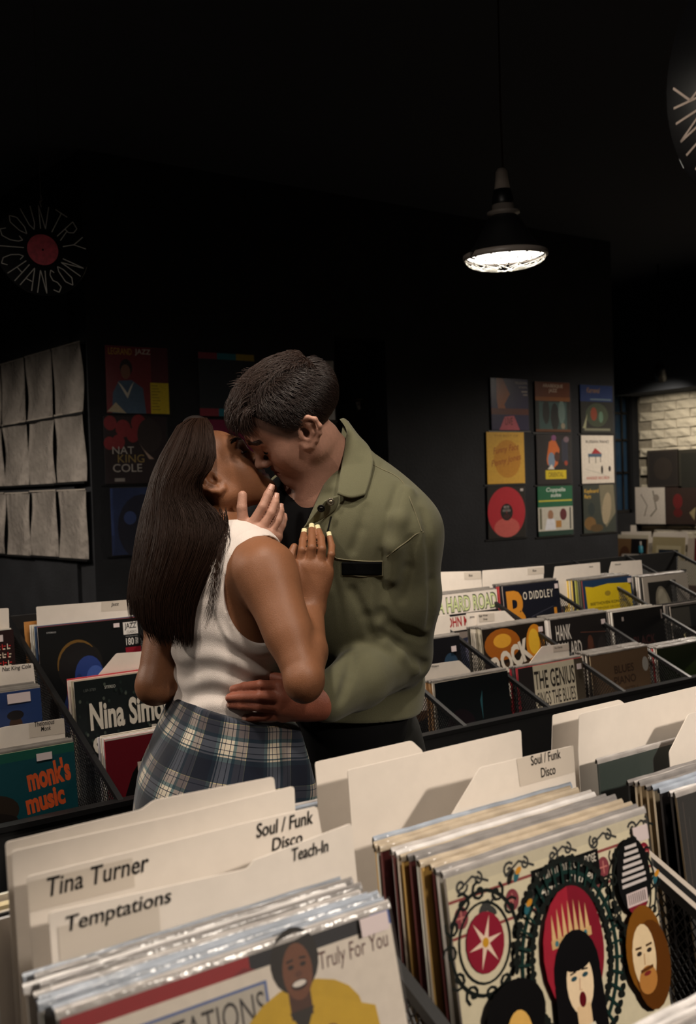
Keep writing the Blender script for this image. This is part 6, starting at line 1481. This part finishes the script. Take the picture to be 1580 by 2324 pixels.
# plaid shirt tied round the hips
Pl = SDF(); Pl.ell(D(516, 1630, 1.975), AW, (.150, .116, .10), .05); Pl.ell(D(512, 1750, 1.97), AW, (.172, .138, .13), .06); Pl.cap(D(502, 1880, 1.96), D(497, 2300, 1.97), .172, .185, .10)
Pl.cap(D(655, 1650, 1.905), D(680, 1800, 1.90), .020, .036, .03)
Pl.disp(lambda p: .007 * noise3(p * np.array((1, 1, .35)), 24, 12) + .002 * noise3(p, 60, 4))
cutn = nrm(ZUP * math.cos(R(15)) + R0 * math.sin(R(15))); Pl.half(D(412, 1573, 1.95), cutn, .006); Pl.half((0, 0, .46), -ZUP)
v, f = Pl.mesh(.006); me = np_mesh('plaid_shirt', v, f, WOMAN)
rel = v - D(510, 1700, 1.97); ang = np.arctan2(rel @ R0, -(rel @ F0)); u_ = ang * .165 - .28 * rel[:, 2]; v_ = rel[:, 2] + .20 * (rel @ R0)
vcolor(me, np.stack((u_, v_, np.zeros(len(v))), 1))
def plaid_mat():
    m = bpy.data.materials.new('plaid_cotton'); m.use_nodes = True; nt = m.node_tree; bs = nt.nodes['Principled BSDF']; bs.inputs['Roughness'].default_value = .88; bs.inputs['Specular IOR Level'].default_value = .15; bs.inputs['Sheen Weight'].default_value = .2
    at = nt.nodes.new('ShaderNodeAttribute'); at.attribute_name = 'Col'; sx = nt.nodes.new('ShaderNodeSeparateXYZ'); nt.links.new(at.outputs['Vector'], sx.inputs[0]); ramps = []
    for k, per in ((0, .098), (1, .104)):
        dv = nt.nodes.new('ShaderNodeMath'); dv.operation = 'MULTIPLY_ADD'; dv.inputs[1].default_value = 1 / per; dv.inputs[2].default_value = 10.33 if k == 0 else 10.05; nt.links.new(sx.outputs[k], dv.inputs[0])
        fr = nt.nodes.new('ShaderNodeMath'); fr.operation = 'FRACT'; nt.links.new(dv.outputs[0], fr.inputs[0])
        cr = nt.nodes.new('ShaderNodeValToRGB'); cr.color_ramp.interpolation = 'CONSTANT'; nt.links.new(fr.outputs[0], cr.inputs[0])
        st_ = [(0, (15, 20, 33)), (.24, (22, 38, 48)), (.32, (170, 158, 140)), (.345, (22, 38, 48)), (.37, (196, 184, 164)), (.43, (24, 26, 36)), (.445, (206, 194, 174)), (.54, (24, 26, 36)), (.555, (206, 194, 174)), (.62, (40, 62, 70)), (.68, (92, 84, 84)), (.80, (24, 26, 36)), (.815, (92, 84, 84)), (.88, (150, 140, 90)), (.893, (15, 20, 33))]
        el = cr.color_ramp.elements
        while len(el) > 1: el.remove(el[-1])
        el[0].position = 0; el[0].color = (*lin(st_[0][1]), 1)
        for pos, c in st_[1:]:
            e = el.new(pos); e.color = (*lin(c), 1)
        ramps.append(cr)
    mx = nt.nodes.new('ShaderNodeVectorMath'); mx.operation = 'MULTIPLY'; nt.links.new(ramps[0].outputs[0], mx.inputs[0]); nt.links.new(ramps[1].outputs[0], mx.inputs[1]); gm = nt.nodes.new('ShaderNodeGamma'); gm.inputs[1].default_value = .5; nt.links.new(mx.outputs[0], gm.inputs[0]); nt.links.new(gm.outputs[0], bs.inputs['Base Color'])
    return m
link_mesh('plaid_shirt', me, plaid_mat(), woman)
# waistband knot of the tied shirt
wb = [march(Pl, px, py) for px, py in ((418, 1584), (450, 1600), (490, 1618), (530, 1634), (570, 1646), (610, 1655))]
# jeans below, shoes
Q = SDF()
for sg in (1, -1):
    hip = peW + rW * .08 * sg - ZUP * .05; kn = np.array((*(peW + rW * .075 * sg + fW * .03)[:2], .48)); an = np.array((*(peW + rW * .08 * sg)[:2], .09)); Q.chain([hip, kn, an], [.085, .062, .048], .04)
Q.half((0, 0, .04), -ZUP)
v, f = Q.mesh(.008); link_mesh('jeans', np_mesh('jeans', v, f, WOMAN), mat('dark_denim', (24, 28, 40), .85, .2), woman)
for sg in (1, -1): shoe(woman, WOMAN, np.array((*(peW + rW * .08 * sg)[:2], .09)), fW, .24)
# long hair: a solid mass carrying strands
LV = [  # photo row: y, left x, right x, depth at left edge, depth of the near bulge, depth at right edge
    (948, 432, 470, 2.00, 1.990, 2.00), (966, 402, 482, 2.00, 1.960, 1.975), (1000, 382, 489, 2.00, 1.940, 1.955), (1035, 362, 491, 2.00, 1.925, 1.940), (1066, 348, 480, 2.00, 1.918, 1.936), (1084, 341, 462, 2.00, 1.914, 1.936), (1110, 334, 457, 2.00, 1.910, 1.940), (1134, 328, 464, 1.995, 1.903, 1.945),
    (1155, 321, 490, 1.99, 1.896, 1.950), (1185, 314, 510, 1.985, 1.886, 1.925), (1220, 307, 514, 1.975, 1.872, 1.895), (1265, 300, 498, 1.97, 1.864, 1.885), (1310, 292, 474, 1.965, 1.858, 1.880), (1360, 287, 450, 1.96, 1.856, 1.878), (1405, 292, 442, 1.955, 1.856, 1.875), (1440, 305, 440, 1.95, 1.858, 1.872), (1474, 332, 438, 1.945, 1.862, 1.87)]
LVp = np.array([(r_[0], r_[1], r_[2], r_[3], r_[4], r_[5]) for r_ in LV], float)
def sheets(ph, tt, lift):
    """ph 0 (outer/back edge) .. 1 (face side), tt row parameter; arrays -> world points"""
    i = np.clip(tt, 0, len(LV) - 1.001); k = i.astype(int); fq = (i - k)[..., None]; r_ = LVp[k] * (1 - fq) + LVp[k + 1] * fq
    y, xl, xr, dl, dm, dr = np.moveaxis(r_, -1, 0); x = xl + (xr - xl) * ph; q = 2 * ph - 1
    e = dl + (dr - dl) * ph; s = e + (np.minimum(dm, e) - e) * np.clip(1 - q * q, 0, 1) ** .55 - lift
    d = FW + ((x - 790.0) / FPX)[..., None] * CR - ((y - 1162.0) / FPX)[..., None] * CU
    return CAM + s[..., None] * d
def sheet(ph, tt, lift): return sheets(np.array([float(ph)]), np.array([float(tt)]), np.array([float(lift)]))[0]
rn = np.random.default_rng(11); Ls = []; NS_ = 9500; m = 18
for n in range(NS_):
    ph = rn.beta(.75, .85); t0 = rn.choice([0, 0, 0, 1.0, 2.0]) + rn.uniform(0, .6) if ph > .25 else rn.uniform(0, 3.5)
    if ph > .9: t0 = rn.uniform(0, 1.5)
    end = len(LV) - 1 - abs(rn.normal()) * .9 - .9 * abs(math.sin(ph * 23)) - (rn.uniform(0, 4) if rn.random() < .3 else 0) - 2.6 * max(0, .35 - ph) / .35; drift = rn.normal() * .07; lift0 = rn.uniform(-.006, .009); cl_ = rn.integers(0, 40); ph = np.clip(ph + .018 * math.sin(cl_ * 2.4), 0, 1); lift0 += .004 * math.sin(ph * 60 + 3 * math.sin(ph * 17)); wv = rn.uniform(0, 6.28); wa = rn.uniform(.002, .012); wf = rn.uniform(1, 2.5)
    t = np.linspace(0, 1, m); p_ = np.clip(ph + drift * t + wa * np.sin(wv + t * 6.28 * wf), 0, 1)
    Ls.append(sheets(p_, t0 + (end - t0) * t, lift0 + .002 * np.sin(wv * 2 + t * 9)))
# loose strands falling over the shoulder and strap
for n in range(70):
    x0 = rn.uniform(496, 516); y0 = rn.uniform(1150, 1200); x1 = rn.uniform(455, 520); y1 = rn.uniform(1290, 1440) if x1 < 490 else rn.uniform(1215, 1260); b0 = rn.uniform(0, 18); pts = []
    for t in np.linspace(0, 1, m):
        px = x0 + (x1 - x0) * t ** 1.3 + b0 * math.sin(t * 3.14); py = y0 + (y1 - y0) * t; s = 1.915 - .045 * t
        pts.append(D(px, py, s))
    pts = np.array(pts)
    for _ in range(6): dd = np.minimum(K.ev(pts), W.ev(pts)); pts = pts - FW[None] * np.clip(.0025 - dd, 0, .04)[:, None]
    Ls.append(pts)
link_mesh('hair', strands_mesh('hair', np.array(Ls), .00058, .00022, WOMAN), M_HAIRW, woman)
S = SDF()
for i in range(len(LV) - 1):
    y, xl, xr, dl, dm, dr = LV[i]; y2, xl2, xr2, dl2, dm2, dr2 = LV[i + 1]
    if i > len(LV) - 4 or i < 1: continue
    for ph in (.36, .52, .68):
        a_ = sheet(ph, i, -.044); b_ = sheet(ph, i + 1, -.044)
        w1 = min(.026, (xr - xl) * .18 * .00085 + .003); w2 = min(.026, (xr2 - xl2) * .18 * .00085 + .003)
        S.cap(a_, b_, w1, w2, .02)
S.ell(HW(-.014, 0, .024), AHW, np.array((.092, .0718, .0675)) * SCW, .01)
S.half(HW(.066, 0, .085), AHW[0] * .85 - AHW[2] * .5, .01); S.ell(HW(.078, -.06, -.03), AHW, (.085, .06, .085), .012, 's'); S.ell(HW(.085, .06, -.02), AHW, (.075, .05, .085), .012, 's')
v, f = S.mesh(.0045); link_mesh('hair_mass', np_mesh('hair_mass', v, f, WOMAN), mat('hair_under', (22, 14, 11), .6, .3), woman)
